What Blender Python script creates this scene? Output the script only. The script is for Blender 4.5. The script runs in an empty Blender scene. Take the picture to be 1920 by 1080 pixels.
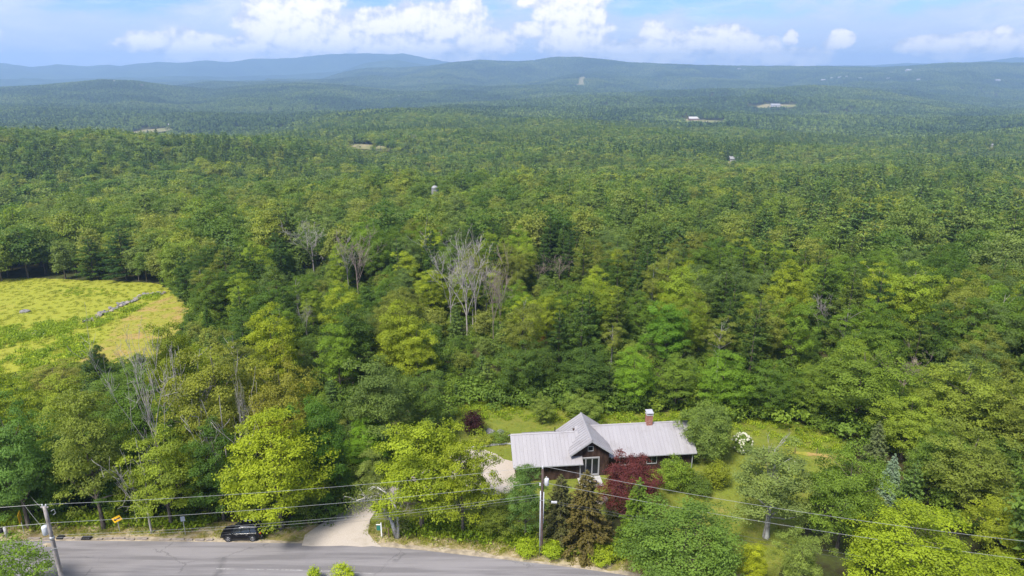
import bpy, math, random
import numpy as np
from mathutils import Vector, Matrix
from mathutils.geometry import delaunay_2d_cdt

random.seed(7)
RNG = np.random.default_rng(7)
PI = math.pi
R = math.radians
scene = bpy.context.scene
COL = scene.collection

# ------------------------------------------------------------------ camera, sky, sun, exposure
PITCH = R(17.8)
FOC = 1280.0                       # focal length in photo pixels (1920 wide)
CAMH = 50.0
CP, SP = math.cos(PITCH), math.sin(PITCH)
cam_d = bpy.data.cameras.new('camera')
cam = bpy.data.objects.new('camera', cam_d)
COL.objects.link(cam)
cam.location = (0, 0, CAMH)
cam.rotation_euler = (PI/2 - PITCH, 0, 0)
cam_d.sensor_width = 36
cam_d.lens = 36*FOC/1920
cam_d.clip_start = 0.5
cam_d.clip_end = 90000
scene.camera = cam

SUN_EL, SUN_AZ = R(57), R(-142)    # azimuth measured from +Y towards +X (negative: from the left)
sun_d = bpy.data.lights.new('sun', 'SUN')
sun_d.energy = 2.15
sun_d.angle = R(14)
sun_d.color = (1.0, 0.945, 0.86)
sun = bpy.data.objects.new('sun', sun_d)
COL.objects.link(sun)
sdir = Vector((math.sin(SUN_AZ)*math.cos(SUN_EL), math.cos(SUN_AZ)*math.cos(SUN_EL), math.sin(SUN_EL)))
sun.rotation_euler = sdir.to_track_quat('Z', 'Y').to_euler()
sun.location = (0, 0, 300)

vs = scene.view_settings
vs.view_transform = 'Standard'
vs.look = 'None'
vs.exposure = 1.80
vs.gamma = 1.0
vs.use_curve_mapping = False

scene.render.engine = 'CYCLES'
cy = scene.cycles
cy.max_bounces = 5
cy.diffuse_bounces = 3
cy.glossy_bounces = 2
cy.transmission_bounces = 3
cy.transparent_max_bounces = 8
cy.volume_bounces = 1
cy.use_denoising = True
cy.sample_clamp_indirect = 4
cy.caustics_reflective = False
cy.caustics_refractive = False
try:
    scene.render.use_persistent_data = False
except Exception:
    pass


class NT:
    """small helper for node trees"""
    def __init__(s, tree):
        s.t = tree
        s.n = tree.nodes
        s.l = tree.links
    def add(s, typ, **kw):
        nd = s.n.new(typ)
        for k, v in kw.items():
            setattr(nd, k, v)
        return nd
    def put(s, sock, v):
        if v is None:
            return
        if hasattr(v, 'is_output') or isinstance(v, bpy.types.NodeSocket):
            s.l.new(v, sock)
        else:
            sock.default_value = v
    def math(s, op, a, b=None, c=None, clamp=False):
        nd = s.add('ShaderNodeMath', operation=op, use_clamp=clamp)
        s.put(nd.inputs[0], a)
        s.put(nd.inputs[1], b)
        s.put(nd.inputs[2], c)
        return nd.outputs[0]
    def vec(s, op, a, b=None, out=0):
        nd = s.add('ShaderNodeVectorMath', operation=op)
        s.put(nd.inputs[0], a)
        s.put(nd.inputs[1], b)
        return nd.outputs[out]
    def mix(s, f, a, b, blend='MIX'):
        nd = s.add('ShaderNodeMix', data_type='RGBA', blend_type=blend)
        s.put(nd.inputs[0], f)
        s.put(nd.inputs[6], a)
        s.put(nd.inputs[7], b)
        return nd.outputs[2]
    def noise(s, vec, scale, detail=4, rough=0.55, dist=0.0, out=0):
        nd = s.add('ShaderNodeTexNoise')
        s.put(nd.inputs['Vector'], vec)
        nd.inputs['Scale'].default_value = scale
        nd.inputs['Detail'].default_value = detail
        nd.inputs['Roughness'].default_value = rough
        nd.inputs['Distortion'].default_value = dist
        return nd.outputs[out]
    def ramp(s, f, stops, interp='LINEAR'):
        nd = s.add('ShaderNodeValToRGB')
        cr = nd.color_ramp
        cr.interpolation = interp
        while len(cr.elements) > 1:
            cr.elements.remove(cr.elements[-1])
        for i, (p, c) in enumerate(stops):
            e = cr.elements[0] if i == 0 else cr.elements.new(p)
            e.position = p
            e.color = (c[0], c[1], c[2], 1) if len(c) == 3 else c
        s.put(nd.inputs[0], f)
        return nd.outputs[0]
    def mapr(s, v, a, b, c=0.0, d=1.0, smooth=True):
        nd = s.add('ShaderNodeMapRange', interpolation_type='SMOOTHSTEP' if smooth else 'LINEAR', clamp=True)
        s.put(nd.inputs[0], v)
        nd.inputs[1].default_value = a
        nd.inputs[2].default_value = b
        nd.inputs[3].default_value = c
        nd.inputs[4].default_value = d
        return nd.outputs[0]


def pdir(px, py):
    """world direction through a pixel of the 1920x1080 photo"""
    u = (px-960)/FOC
    v = (py-540)/FOC
    return (u, CP - v*SP, -(SP + v*CP))


def azel(px, py):
    d = pdir(px, py)
    return math.atan2(d[0], d[1]), math.atan2(d[2], math.hypot(d[0], d[1]))


def build_world():
    w = bpy.data.worlds.new('World')
    scene.world = w
    w.use_nodes = True
    T = NT(w.node_tree)
    T.n.clear()
    tc = T.add('ShaderNodeTexCoord').outputs['Generated']
    sky = T.add('ShaderNodeTexSky', sky_type='NISHITA')
    sky.sun_disc = False
    sky.sun_elevation = SUN_EL
    sky.sun_rotation = SUN_AZ
    sky.altitude = 300
    sky.air_density = 1.0
    sky.dust_density = 0.6
    sky.ozone_density = 2.0
    sep = T.add('ShaderNodeSeparateXYZ')
    T.l.new(T.vec('NORMALIZE', tc), sep.inputs[0])
    x, y, z = sep.outputs
    az = T.math('ARCTAN2', x, y)
    el = T.math('ARCSINE', z)
    comb = T.add('ShaderNodeCombineXYZ')
    T.l.new(az, comb.inputs[0])
    T.l.new(el, comb.inputs[1])
    p = comb.outputs[0]
    # small warp so that cloud outlines are uneven
    wn = T.noise(p, 14, 6, 0.6, 0.3, out=1)
    wv = T.vec('SUBTRACT', wn, (0.5, 0.5, 0.5))
    wsc = T.vec('MULTIPLY', wv, (0.055, 0.030, 0))
    pw = T.vec('ADD', p, wsc)
    blobs = [  # px, py, rx, ry, soft
        (545, 60, 78, 62), (575, 5, 60, 60), (500, 15, 34, 42), (610, 95, 60, 30), (640, 60, 20, 25), (545, -70, 90, 80),
        (290, 82, 60, 16), (340, 85, 44, 30), (395, 96, 60, 30), (450, 100, 60, 26), (250, 80, 36, 9),
        (735, 40, 75, 24), (810, 40, 80, 30), (870, 12, 26, 34), (700, 92, 100, 32), (790, 98, 90, 24), (910, 78, 50, 24),
        (1060, 30, 46, 40), (1085, -10, 50, 40), (1075, 75, 56, 44), (995, 55, 26, 12), (1115, 30, 16, 14), (995, 8, 16, 10),
        (1228, 60, 28, 16), (1240, 92, 64, 30), (1330, 78, 58, 24), (1395, 96, 70, 22), (1180, 100, 60, 18),
        (1490, 72, 14, 11), (1575, 74, 24, 15), (1470, 108, 80, 16),
        (1770, 88, 84, 20), (1850, 76, 60, 16), (1888, 60, 18, 8), (1910, 92, 60, 22),
        (2050, 60, 80, 40), (-120, 70, 90, 50)]
    cur = None
    for (bx, by, rx, ry) in blobs:
        a0, e0 = azel(bx, by)
        a1, _ = azel(bx+rx, by)
        _, e1 = azel(bx, by-ry)
        d = T.vec('SUBTRACT', pw, (a0, e0, 0))
        d = T.vec('MULTIPLY', d, (1/abs(a1-a0)/1.25, 1/abs(e1-e0)/1.22, 0))
        ln = T.vec('LENGTH', d, out=1)
        cur = ln if cur is None else T.math('SMOOTH_MIN', cur, ln, 0.25)
    core = T.math('SUBTRACT', 1.0, cur)                      # > 0 inside a cumulus
    n1 = T.noise(p, 30, 10, 0.58)
    n1 = T.math('SUBTRACT', n1, 0.5)
    dens = T.math('ADD', core, T.math('MULTIPLY', n1, 1.1))
    cum = T.mapr(dens, -0.18, 0.14)
    # broad soft cloud bank everywhere, thicker towards the horizon
    sp2 = T.vec('MULTIPLY', pw, (1.0, 2.6, 1.0))
    nb = T.noise(sp2, 5.5, 7, 0.58, 0.4)
    low = T.mapr(el, 0.02, 0.085, 0.30, 0.04)
    bank = T.mapr(T.math('ADD', nb, low), 0.44, 0.62)
    # stretched high streaks
    sp3 = T.vec('MULTIPLY', pw, (1.0, 9.0, 1.0))
    ns = T.noise(sp3, 6, 6, 0.6, 0.6)
    streak = T.math('MULTIPLY', T.mapr(ns, 0.42, 0.72), 0.55)
    # sky colour: the physical sky with a slight blue lift
    base = T.mix(1.0, sky.outputs[0], (0.200, 0.262, 0.405, 1), 'MULTIPLY')
    n2 = T.noise(T.vec('ADD', p, (0.0035, -0.006, 0)), 30, 10, 0.58)
    rel = T.math('SUBTRACT', T.math('ADD', n1, 0.5), n2)
    lit = T.mapr(T.math('ADD', T.math('MULTIPLY', rel, 3.0), T.math('MULTIPLY', core, 0.6)), -0.35, 0.55)
    K = 2.33
    cum_col = T.mix(lit, (K*0.66, K*0.71, K*0.86, 1), (K*1.22, K*1.17, K*1.12, 1))
    bank_col = T.mix(T.mapr(nb, 0.45, 0.75), (K*0.62, K*0.72, K*0.96, 1), (K*1.0, K*1.0, K*1.04, 1))
    c = T.mix(streak, base, (K*0.90, K*0.97, K*1.05, 1))
    c = T.mix(T.math('MULTIPLY', bank, 0.85), c, bank_col)
    c = T.mix(cum, c, cum_col)
    bg = T.add('ShaderNodeBackground')
    T.l.new(c, bg.inputs[0])
    bg.inputs[1].default_value = 0.14
    out = T.add('ShaderNodeOutputWorld')
    T.l.new(bg.outputs[0], out.inputs[0])
    w.cycles.sampling_method = 'MANUAL'
    w.cycles.sample_map_resolution = 512


build_world()

# ------------------------------------------------------------------ terrain function
def ridge(D0, w, pts, canopy=0.0):
    az, zz = [], []
    for (px, py) in pts:
        a, e = azel(px, py)
        az.append(a)
        zz.append(CAMH + math.tan(e)*D0 - canopy)
    return (D0, w, np.array(az), np.array(zz))


RIDGES = [
    ridge(820, 190, [(-500, 252), (0, 251), (150, 252), (300, 257), (450, 264), (560, 272), (680, 292), (800, 330)], 13),
    ridge(1750, 420, [(420, 290), (500, 262), (560, 232), (640, 214), (760, 206), (860, 212), (960, 226), (1060, 236), (1200, 236), (1380, 232), (1600, 262)], 13),
    ridge(3000, 500, [(-500, 205), (0, 200), (300, 200), (450, 215), (1050, 200), (1180, 192), (1300, 190), (1390, 196), (1500, 215)], 13),
    ridge(4400, 800, [(-500, 172), (0, 166), (90, 160), (190, 150), (250, 152), (310, 160), (400, 168), (480, 160), (560, 156), (640, 160), (740, 170), (900, 178), (1100, 188)], 12),
    ridge(6000, 900, [(820, 175), (960, 158), (1020, 150), (1080, 138), (1130, 139), (1200, 144), (1300, 145), (1400, 150), (1500, 160)], 12),
    ridge(7600, 1400, [(500, 150), (600, 150), (640, 137), (690, 128), (740, 128), (800, 126), (850, 119), (900, 114), (970, 117),
                       (1010, 113), (1045, 107), (1090, 109), (1180, 119), (1280, 123), (1400, 125), (1540, 126), (1640, 128),
                       (1700, 126), (1750, 121), (1820, 119), (1920, 118), (2400, 116)]),
    ridge(9600, 900, [(-500, 150), (0, 148), (120, 149), (240, 147), (330, 142), (420, 144), (560, 139), (640, 133), (690, 117), (740, 112), (800, 122), (860, 140)]),
    ridge(12000, 1300, [(-500, 122), (-100, 121), (0, 118), (40, 123), (63, 126), (110, 120), (160, 125), (200, 121), (227, 124), (250, 120), (300, 116),
                        (340, 118), (386, 113), (430, 117), (473, 110), (520, 110), (547, 109), (600, 103), (640, 101),
                        (690, 100), (735, 102), (755, 100), (775, 104), (800, 109), (850, 118), (900, 127), (1000, 130)]),
    ridge(13600, 900, [(700, 135), (1000, 127), (1400, 127), (1560, 123), (1640, 122), (1700, 118), (1760, 120), (1830, 116), (1900, 108), (1990, 106), (2500, 110)]),
]
BASE_D = np.array([0, 95, 130, 190, 300, 500, 900, 1500, 3000, 6000, 10000, 30000, 60000.])
BASE_Z = np.array([0, 0, -2.5, -7, -18, -37, -64, -88, -108, -100, -80, -60, -60.])


def H(x, y):
    x = np.asarray(x, float)
    y = np.asarray(y, float)
    D = np.hypot(x, y)
    az = np.arctan2(x, y)
    base = np.interp(D, BASE_D, BASE_Z)
    f = np.clip((D-220)/500, 0, 1)
    f = f*f*(3-2*f)
    und = (7*np.sin(x/190+1.3)*np.cos(y/240+.4) + 4*np.sin(x/83+y/110) + 3*np.sin(y/61-x/97+2.0))
    f2 = np.clip((D-1900)/2200, 0, 1)
    und2 = 34*np.sin(x/760+.3)*np.cos(y/640+.8) + 20*np.sin(x/410-y/380+1) + 9*np.sin(x/230+y/170)
    f3 = np.clip((D-650)/500, 0, 1)
    und3 = 13*np.sin(x/370+y/300+.5)*np.sin(y/270-x/520) + 6*np.sin(y/120+x/400)
    base = base + f*und + f2*und2 + f3*und3
    out = base
    for (D0, w, a, zz) in RIDGES:
        zc = np.interp(az, a, zz, left=-1e3, right=-1e3)
        b0 = np.interp(D0, BASE_D, BASE_Z)
        s = w*(1 + 0.25*np.sin(az*23+D0)+0.12*np.sin(az*57+D0*2))
        g = np.exp(-((D-D0)/s)**2)
        hgt = np.maximum(zc-b0, 0)
        rid = base*(1-g) + g*zc
        rough = hgt*0.05*np.sin(az*140+D/(w*.2))*(1-g)*g*4
        out = np.where(hgt > 0, np.maximum(out, rid+rough), out)
    return out


def Hs(x, y):
    return float(H(x, y))


def project(P):
    """world points (n,3) -> photo pixels"""
    P = np.atleast_2d(P)
    X, Y, Z = P[:, 0], P[:, 1], P[:, 2]-CAMH
    dep = Y*CP - Z*SP
    up = Y*SP + Z*CP
    return 960+FOC*X/dep, 540-FOC*up/dep


def at(px, py, dz=0.0):
    """the point of the ground seen at a photo pixel"""
    d = pdir(px, py)
    hl = math.hypot(d[0], d[1])
    t = 20.0
    while t < 30000:
        X, Y, Z = d[0]*t, d[1]*t, CAMH+d[2]*t
        h = Hs(X, Y)+dz
        if Z <= h:
            lo, hi = t/1.02-.5, t
            for _ in range(24):
                m = (lo+hi)/2
                if CAMH+d[2]*m <= Hs(d[0]*m, d[1]*m)+dz:
                    hi = m
                else:
                    lo = m
            t = hi
            return Vector((d[0]*t, d[1]*t, Hs(d[0]*t, d[1]*t)))
        t = t*1.02+.5
    return Vector((d[0]*8000, d[1]*8000, 0))


def inpoly(px, py, poly):
    px = np.asarray(px, float)
    py = np.asarray(py, float)
    ins = np.zeros(px.shape, bool)
    n = len(poly)
    j = n-1
    for i in range(n):
        xi, yi = poly[i]
        xj, yj = poly[j]
        c = ((yi > py) != (yj > py)) & (px < (xj-xi)*(py-yi)/(yj-yi+1e-12)+xi)
        ins ^= c
        j = i
    return ins


# ------------------------------------------------------------------ mesh helpers
def mesh_np(name, V, F, mats=(), midx=None, smooth=False, tint=None):
    """V (n,3), F (m,k) same k for all faces"""
    me = bpy.data.meshes.new(name)
    V = np.asarray(V, np.float32)
    F = np.asarray(F, np.int32)
    n, (m, k) = len(V), F.shape
    me.vertices.add(n)
    me.vertices.foreach_set('co', V.ravel())
    me.loops.add(m*k)
    me.loops.foreach_set('vertex_index', F.ravel())
    me.polygons.add(m)
    me.polygons.foreach_set('loop_start', np.arange(0, m*k, k, dtype=np.int32))
    if midx is not None:
        me.polygons.foreach_set('material_index', np.asarray(midx, np.int32))
    if smooth is True:
        me.polygons.foreach_set('use_smooth', np.ones(m, bool))
    elif smooth is not False:
        me.polygons.foreach_set('use_smooth', np.asarray(smooth, bool))
    for mt in mats:
        me.materials.append(mt)
    if tint is not None:
        at_ = me.attributes.new('tint', 'FLOAT', 'POINT')
        at_.data.foreach_set('value', np.asarray(tint, np.float32))
    me.update(calc_edges=True)
    return me


class MB:
    """collects boxes, tubes, prisms -> one mesh"""
    def __init__(s):
        s.v = []
        s.f = []
    def add(s, vs, fs):
        o = len(s.v)
        s.v += [tuple(v) for v in vs]
        s.f += [tuple(i+o for i in f) for f in fs]
    def box(s, c, size, rz=0, M=None):
        hx, hy, hz = size[0]/2, size[1]/2, size[2]/2
        vs = [Vector((x, y, z)) for x in (-hx, hx) for y in (-hy, hy) for z in (-hz, hz)]
        rot = Matrix.Rotation(rz, 3, 'Z') if M is None else M
        vs = [rot @ v + Vector(c) for v in vs]
        s.add(vs, [(0, 1, 3, 2), (4, 6, 7, 5), (0, 4, 5, 1), (2, 3, 7, 6), (0, 2, 6, 4), (1, 5, 7, 3)])
    def hexa(s, b, t):
        """bottom quad b and top quad t, same winding (counter-clockwise from above)"""
        s.add(list(b)+list(t), [(3, 2, 1, 0), (4, 5, 6, 7), (0, 1, 5, 4), (1, 2, 6, 5), (2, 3, 7, 6), (3, 0, 4, 7)])
    def tube(s, pts, rad, n=6, cap=True):
        pts = [Vector(p) for p in pts]
        if not hasattr(rad, '__len__'):
            rad = [rad]*len(pts)
        o = len(s.v)
        ref = Vector((0.31, 0.77, 0.55))
        for i, p in enumerate(pts):
            d = (pts[min(i+1, len(pts)-1)] - pts[max(i-1, 0)])
            if d.length < 1e-6:
                d = Vector((0, 0, 1))
            d.normalize()
            a = d.cross(ref)
            if a.length < .1:
                a = d.cross(Vector((1, 0, 0)))
            a.normalize()
            b = d.cross(a)
            for k in range(n):
                an = 2*PI*k/n
                q = p + (a*math.cos(an)+b*math.sin(an))*rad[i]
                s.v.append(tuple(q))
        for i in range(len(pts)-1):
            for k in range(n):
                k2 = (k+1) % n
                s.f.append((o+i*n+k, o+i*n+k2, o+(i+1)*n+k2, o+(i+1)*n+k))
        if cap:
            s.f.append(tuple(o+k for k in range(n))[::-1])
            s.f.append(tuple(o+(len(pts)-1)*n+k for k in range(n)))
    def lathe(s, prof, c=(0, 0, 0), n=12, M=None):
        """prof: list of (r, z)"""
        o = len(s.v)
        for (r, z) in prof:
            for k in range(n):
                an = 2*PI*k/n
                v = Vector((r*math.cos(an), r*math.sin(an), z))
                if M is not None:
                    v = M @ v
                s.v.append(tuple(v+Vector(c)))
        for i in range(len(prof)-1):
            for k in range(n):
                k2 = (k+1) % n
                s.f.append((o+i*n+k, o+i*n+k2, o+(i+1)*n+k2, o+(i+1)*n+k))
        s.f.append(tuple(o+k for k in range(n))[::-1])
        s.f.append(tuple(o+(len(prof)-1)*n+k for k in range(n)))
    def mesh(s, name, mat, smooth=False):
        me = bpy.data.meshes.new(name)
        me.from_pydata(s.v, [], s.f)
        if mat:
            me.materials.append(mat)
        if smooth:
            me.polygons.foreach_set('use_smooth', np.ones(len(me.polygons), bool))
        me.update()
        return me
    def build(s, name, mat, parent=None, smooth=False, bevel=0):
        return put(name, s.mesh(name, mat, smooth), parent, bevel=bevel)


def put(name, me, parent=None, loc=None, bevel=0):
    o = bpy.data.objects.new(name, me)
    COL.objects.link(o)
    if parent:
        o.parent = parent
    if loc is not None:
        o.location = loc
    if bevel:
        b = o.modifiers.new('bevel', 'BEVEL')
        b.width = bevel
        b.segments = 2
        b.limit_method = 'ANGLE'
    return o


def tag(o, label, cat, group=None, kind=None):
    o['label'] = label
    if cat:
        o['category'] = cat
    if group:
        o['group'] = group
    if kind:
        o['kind'] = kind
    return o


def thing(name, loc, label, cat, group=None, rz=0.0):
    o = bpy.data.objects.new(name, None)
    o.empty_display_size = 0.5
    COL.objects.link(o)
    o.location = loc
    o.rotation_euler = (0, 0, rz)
    return tag(o, label, cat, group)


# ------------------------------------------------------------------ materials
def new_mat(name):
    m = bpy.data.materials.new(name)
    m.use_nodes = True
    T = NT(m.node_tree)
    T.n.clear()
    out = T.add('ShaderNodeOutputMaterial')
    return m, T, out


def pbr(T, out, col, rough=0.7, metal=0.0, spec=0.3, bump=None, bstr=0.3, bdist=0.05):
    b = T.add('ShaderNodeBsdfPrincipled')
    T.put(b.inputs['Base Color'], col)
    T.put(b.inputs['Roughness'], rough)
    b.inputs['Metallic'].default_value = metal
    b.inputs['Specular IOR Level'].default_value = spec
    if bump is not None:
        bn = T.add('ShaderNodeBump')
        bn.inputs['Strength'].default_value = bstr
        bn.inputs['Distance'].default_value = bdist
        T.l.new(bump, bn.inputs['Height'])
        T.l.new(bn.outputs[0], b.inputs['Normal'])
    T.l.new(b.outputs[0], out.inputs[0])
    return b


def simple(name, col, rough=0.6, metal=0.0, spec=0.4, var=0.18, scale=3.0, bump=0.0, bdist=0.02):
    m, T, out = new_mat(name)
    co = T.add('ShaderNodeTexCoord').outputs['Object']
    n = T.noise(co, scale, 6, 0.6)
    lo = tuple(c*(1-var) for c in col)+(1,)
    hi = tuple(min(1, c*(1+var)) for c in col)+(1,)
    c = T.mix(T.mapr(n, .3, .7), lo, hi)
    pbr(T, out, c, rough, metal, spec, n if bump else None, bump, bdist)
    return m


def leaf_mat(name, mode, stops=None, trans=0.38, noise_amt=0.3):
    if stops:
        k_ = 1.42 if mode == 'tile' else 1.92
        stops = [(p, tuple(v*k_ for v in c_)) for p, c_ in stops]
    m, T, out = new_mat(name)
    info = T.add('ShaderNodeObjectInfo')
    tint = T.add('ShaderNodeAttribute', attribute_type='GEOMETRY', attribute_name='tint').outputs['Fac']
    if mode == 'object':
        base = T.mix(1.0, info.outputs['Color'], (1.60, 1.58, 1.30, 1), 'MULTIPLY')
    elif mode == 'random':
        nz = T.noise(T.vec('MULTIPLY', info.outputs['Location'], (0.011, 0.011, 0.0)), 1.0, 3, 0.6)
        f = T.math('ADD', T.math('MULTIPLY', info.outputs['Random'], 1-noise_amt), T.math('MULTIPLY', T.mapr(nz, .3, .7, 0, 1, False), noise_amt))
        base = T.ramp(f, stops)
    else:   # tile: tint per crown
        nz = T.noise(T.vec('MULTIPLY', info.outputs['Location'], (0.0019, 0.0022, 0.0)), 1.0, 6, 0.62, 0.5)
        f = T.math('ADD', T.math('MULTIPLY', tint, 0.38), T.math('MULTIPLY', T.mapr(nz, .40, .62, 0, 1, False), 0.62))
        base = T.ramp(f, stops)
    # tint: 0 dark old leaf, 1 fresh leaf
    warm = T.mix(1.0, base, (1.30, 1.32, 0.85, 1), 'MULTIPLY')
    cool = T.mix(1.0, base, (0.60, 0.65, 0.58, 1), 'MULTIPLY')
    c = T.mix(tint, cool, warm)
    d = T.add('ShaderNodeBsdfPrincipled')
    T.l.new(c, d.inputs['Base Color'])
    d.inputs['Roughness'].default_value = 0.62
    d.inputs['Specular IOR Level'].default_value = 0.22
    tr = T.add('ShaderNodeBsdfTranslucent')
    tc = T.mix(1.0, c, (1.15, 1.25, 0.6, 1), 'MULTIPLY')
    T.l.new(tc, tr.inputs[0])
    mx = T.add('ShaderNodeMixShader')
    mx.inputs[0].default_value = trans
    T.l.new(d.outputs[0], mx.inputs[1])
    T.l.new(tr.outputs[0], mx.inputs[2])
    T.l.new(mx.outputs[0], out.inputs[0])
    return m


M = {}
M['leaf'] = leaf_mat('leaf_surface', 'object')
BROAD = [(0.0, (0.028, 0.054, 0.013)), (0.16, (0.046, 0.080, 0.016)), (0.34, (0.070, 0.104, 0.022)), (0.50, (0.088, 0.112, 0.036)),
         (0.64, (0.100, 0.132, 0.022)), (0.78, (0.120, 0.128, 0.034)), (0.90, (0.145, 0.165, 0.022)), (0.97, (0.19, 0.195, 0.03)), (1.0, (0.17, 0.13, 0.06))]
PINE = [(0.0, (0.042, 0.074, 0.024)), (0.4, (0.062, 0.098, 0.027)), (0.7, (0.088, 0.120, 0.028)), (1.0, (0.115, 0.138, 0.032))]
FAR = [(0.0, (0.026, 0.050, 0.020)), (0.25, (0.044, 0.076, 0.026)), (0.5, (0.070, 0.106, 0.030)), (0.75, (0.100, 0.138, 0.036)), (1.0, (0.140, 0.162, 0.046))]
M['leaf_broad'] = leaf_mat('broadleaf_foliage', 'random', BROAD)
M['leaf_pine'] = leaf_mat('needle_foliage', 'random', PINE, trans=0.12)
M['leaf_far'] = leaf_mat('distant_foliage', 'tile', FAR, trans=0.1)
M['bush'] = leaf_mat('bush_foliage', 'random', [(0, (0.04, 0.065, 0.014)), (.5, (0.065, 0.10, 0.018)), (.8, (.09, .125, .018)), (1, (.12, .14, .024))])
M['weed'] = leaf_mat('weed_foliage', 'random', [(0, (0.10, 0.145, 0.014)), (.5, (0.145, 0.185, 0.017)), (1, (.19, .21, .02))])
M['hay'] = leaf_mat('dry_grass', 'random', [(0, (0.12, 0.138, 0.018)), (.5, (0.15, 0.158, 0.022)), (1, (.175, .16, .03))])


def bark_mat(name, a, b, sc=6):
    m, T, out = new_mat(name)
    co = T.add('ShaderNodeTexCoord').outputs['Object']
    v = T.vec('MULTIPLY', co, (1, 1, .25))
    n = T.noise(v, sc, 6, .7)
    c = T.mix(T.mapr(n, .35, .65), a+(1,), b+(1,))
    pbr(T, out, c, .9, 0, .1, n, .6, .03)
    return m


M['bark'] = bark_mat('brown_bark', (.07, .055, .042), (.19, .16, .13))
M['bark_pale'] = bark_mat('pale_dead_wood', (.22, .195, .178), (.44, .405, .375))
M['bark_warm'] = bark_mat('brown_dead_wood', (.20, .15, .13), (.36, .29, .25))
M['bark_white'] = bark_mat('white_birch_bark', (.16, .15, .14), (.62, .60, .57), 3)


def ground_mat():
    m, T, out = new_mat('forest_floor')
    co = T.add('ShaderNodeTexCoord').outputs['Object']
    n = T.noise(co, .5, 8, .65)
    n2 = T.noise(co, .06, 5, .6)
    c = T.mix(T.mapr(n, .35, .68), (.035, .032, .016, 1), (.065, .085, .02, 1))
    c = T.mix(T.mapr(n2, .45, .7), c, (.075, .062, .03, 1))
    pbr(T, out, c, .95, 0, .05, n, .6, .3)
    return m


def grass_mat(name, a, b, c3, dry, drycut=(.52, .68), sc=.06):
    m, T, out = new_mat(name)
    co = T.add('ShaderNodeTexCoord').outputs['Object']
    big = T.noise(T.vec('MULTIPLY', co, (1, 1.8, 1)), sc, 6, .62, .4)
    mid = T.noise(T.vec('MULTIPLY', co, (1, 1.5, 1)), .55, 6, .7)
    fine = T.noise(co, 4.0, 6, .75)
    c = T.mix(T.mapr(mid, .35, .65), a+(1,), b+(1,))
    c = T.mix(T.mapr(big, .40, .62), c, c3+(1,))
    c = T.mix(T.math('MULTIPLY', T.mapr(T.noise(T.vec('ADD', co, (31, 17, 0)), sc*2.2, 6, .65, .5), *drycut), .8), c, dry+(1,))
    hsv = T.add('ShaderNodeHueSaturation')
    T.l.new(T.mapr(fine, .25, .75, .68, 1.30, False), hsv.inputs['Value'])
    T.l.new(c, hsv.inputs['Color'])
    pbr(T, out, hsv.outputs[0], .95, 0, .08, fine, .8, .12)
    return m


M['floor'] = ground_mat()
M['field'] = grass_mat('meadow_grass', (.235, .260, .032), (.280, .280, .036), (.265, .275, .032), (.31, .26, .055), (.54, .80))
M['track'] = grass_mat('mown_track_grass', (.23, .235, .035), (.28, .25, .045), (.25, .25, .035), (.34, .22, .09), (.46, .64), .09)
M['lawn'] = grass_mat('lawn_grass', (.120, .150, .022), (.165, .180, .028), (.150, .180, .026), (.23, .195, .055), (.52, .74), .09)
M['verge'] = grass_mat('verge_grass', (.14, .14, .035), (.22, .19, .06), (.26, .20, .10), (.40, .33, .22), (.44, .6), .35)


def canopy_far_mat():
    """hills too far away to tell trees apart: mottled forest"""
    m, T, out = new_mat('far_forest')
    co = T.add('ShaderNodeTexCoord').outputs['Object']
    n = T.noise(co, .010, 8, .68)
    n2 = T.noise(co, .0011, 6, .6)
    f = T.math('ADD', T.math('MULTIPLY', n, .6), T.math('MULTIPLY', n2, .4))
    c = T.ramp(f, [(.30, (.014, .032, .018)), (.45, (.026, .050, .022)), (.55, (.046, .076, .030)), (.70, (.078, .11, .040))])
    pbr(T, out, c, .95, 0, .05, n, 1.0, 25)
    return m


M['hills'] = canopy_far_mat()


def asphalt_mat():
    m, T, out = new_mat('worn_asphalt')
    co = T.add('ShaderNodeTexCoord').outputs['Object']
    n = T.noise(co, 30, 4, .7)
    st = T.noise(T.vec('MULTIPLY', co, (.05, .9, 1)), 1.4, 6, .6, .3)
    pt = T.noise(co, .25, 5, .6)
    c = T.mix(T.mapr(st, .38, .62), (.128, .120, .125, 1), (.205, .193, .198, 1))
    c = T.mix(T.math('MULTIPLY', T.mapr(pt, .5, .7), .5), c, (.165, .155, .165, 1))
    # tar sealed cracks
    vo = T.add('ShaderNodeTexVoronoi', feature='DISTANCE_TO_EDGE')
    T.l.new(T.vec('ADD', co, T.vec('MULTIPLY', T.noise(co, .8, 5, .7, out=1), (2.2, 2.2, 0))), vo.inputs['Vector'])
    vo.inputs['Scale'].default_value = .11
    cr = T.mapr(vo.outputs[0], .0, .012, 1, 0)
    cr = T.math('MULTIPLY', cr, T.mapr(T.noise(co, .18, 2, .5), .48, .58))
    c = T.mix(T.math('MULTIPLY', cr, .65), c, (.07, .067, .07, 1))
    c = T.mix(T.mapr(n, .3, .7, 0, .25, False), c, (.27, .255, .25, 1))
    pbr(T, out, c, .85, 0, .25, n, .3, .01)
    return m


def gravel_mat():
    m, T, out = new_mat('pale_gravel')
    co = T.add('ShaderNodeTexCoord').outputs['Object']
    n = T.noise(co, 12, 5, .75)
    n2 = T.noise(co, .35, 6, .65)
    c = T.mix(T.mapr(n, .3, .7), (.33, .285, .24, 1), (.47, .415, .36, 1))
    c = T.mix(T.mapr(n2, .5, .72, 0, .75), c, (.30, .26, .20, 1))
    pbr(T, out, c, .95, 0, .1, n, .6, .03)
    return m


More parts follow.
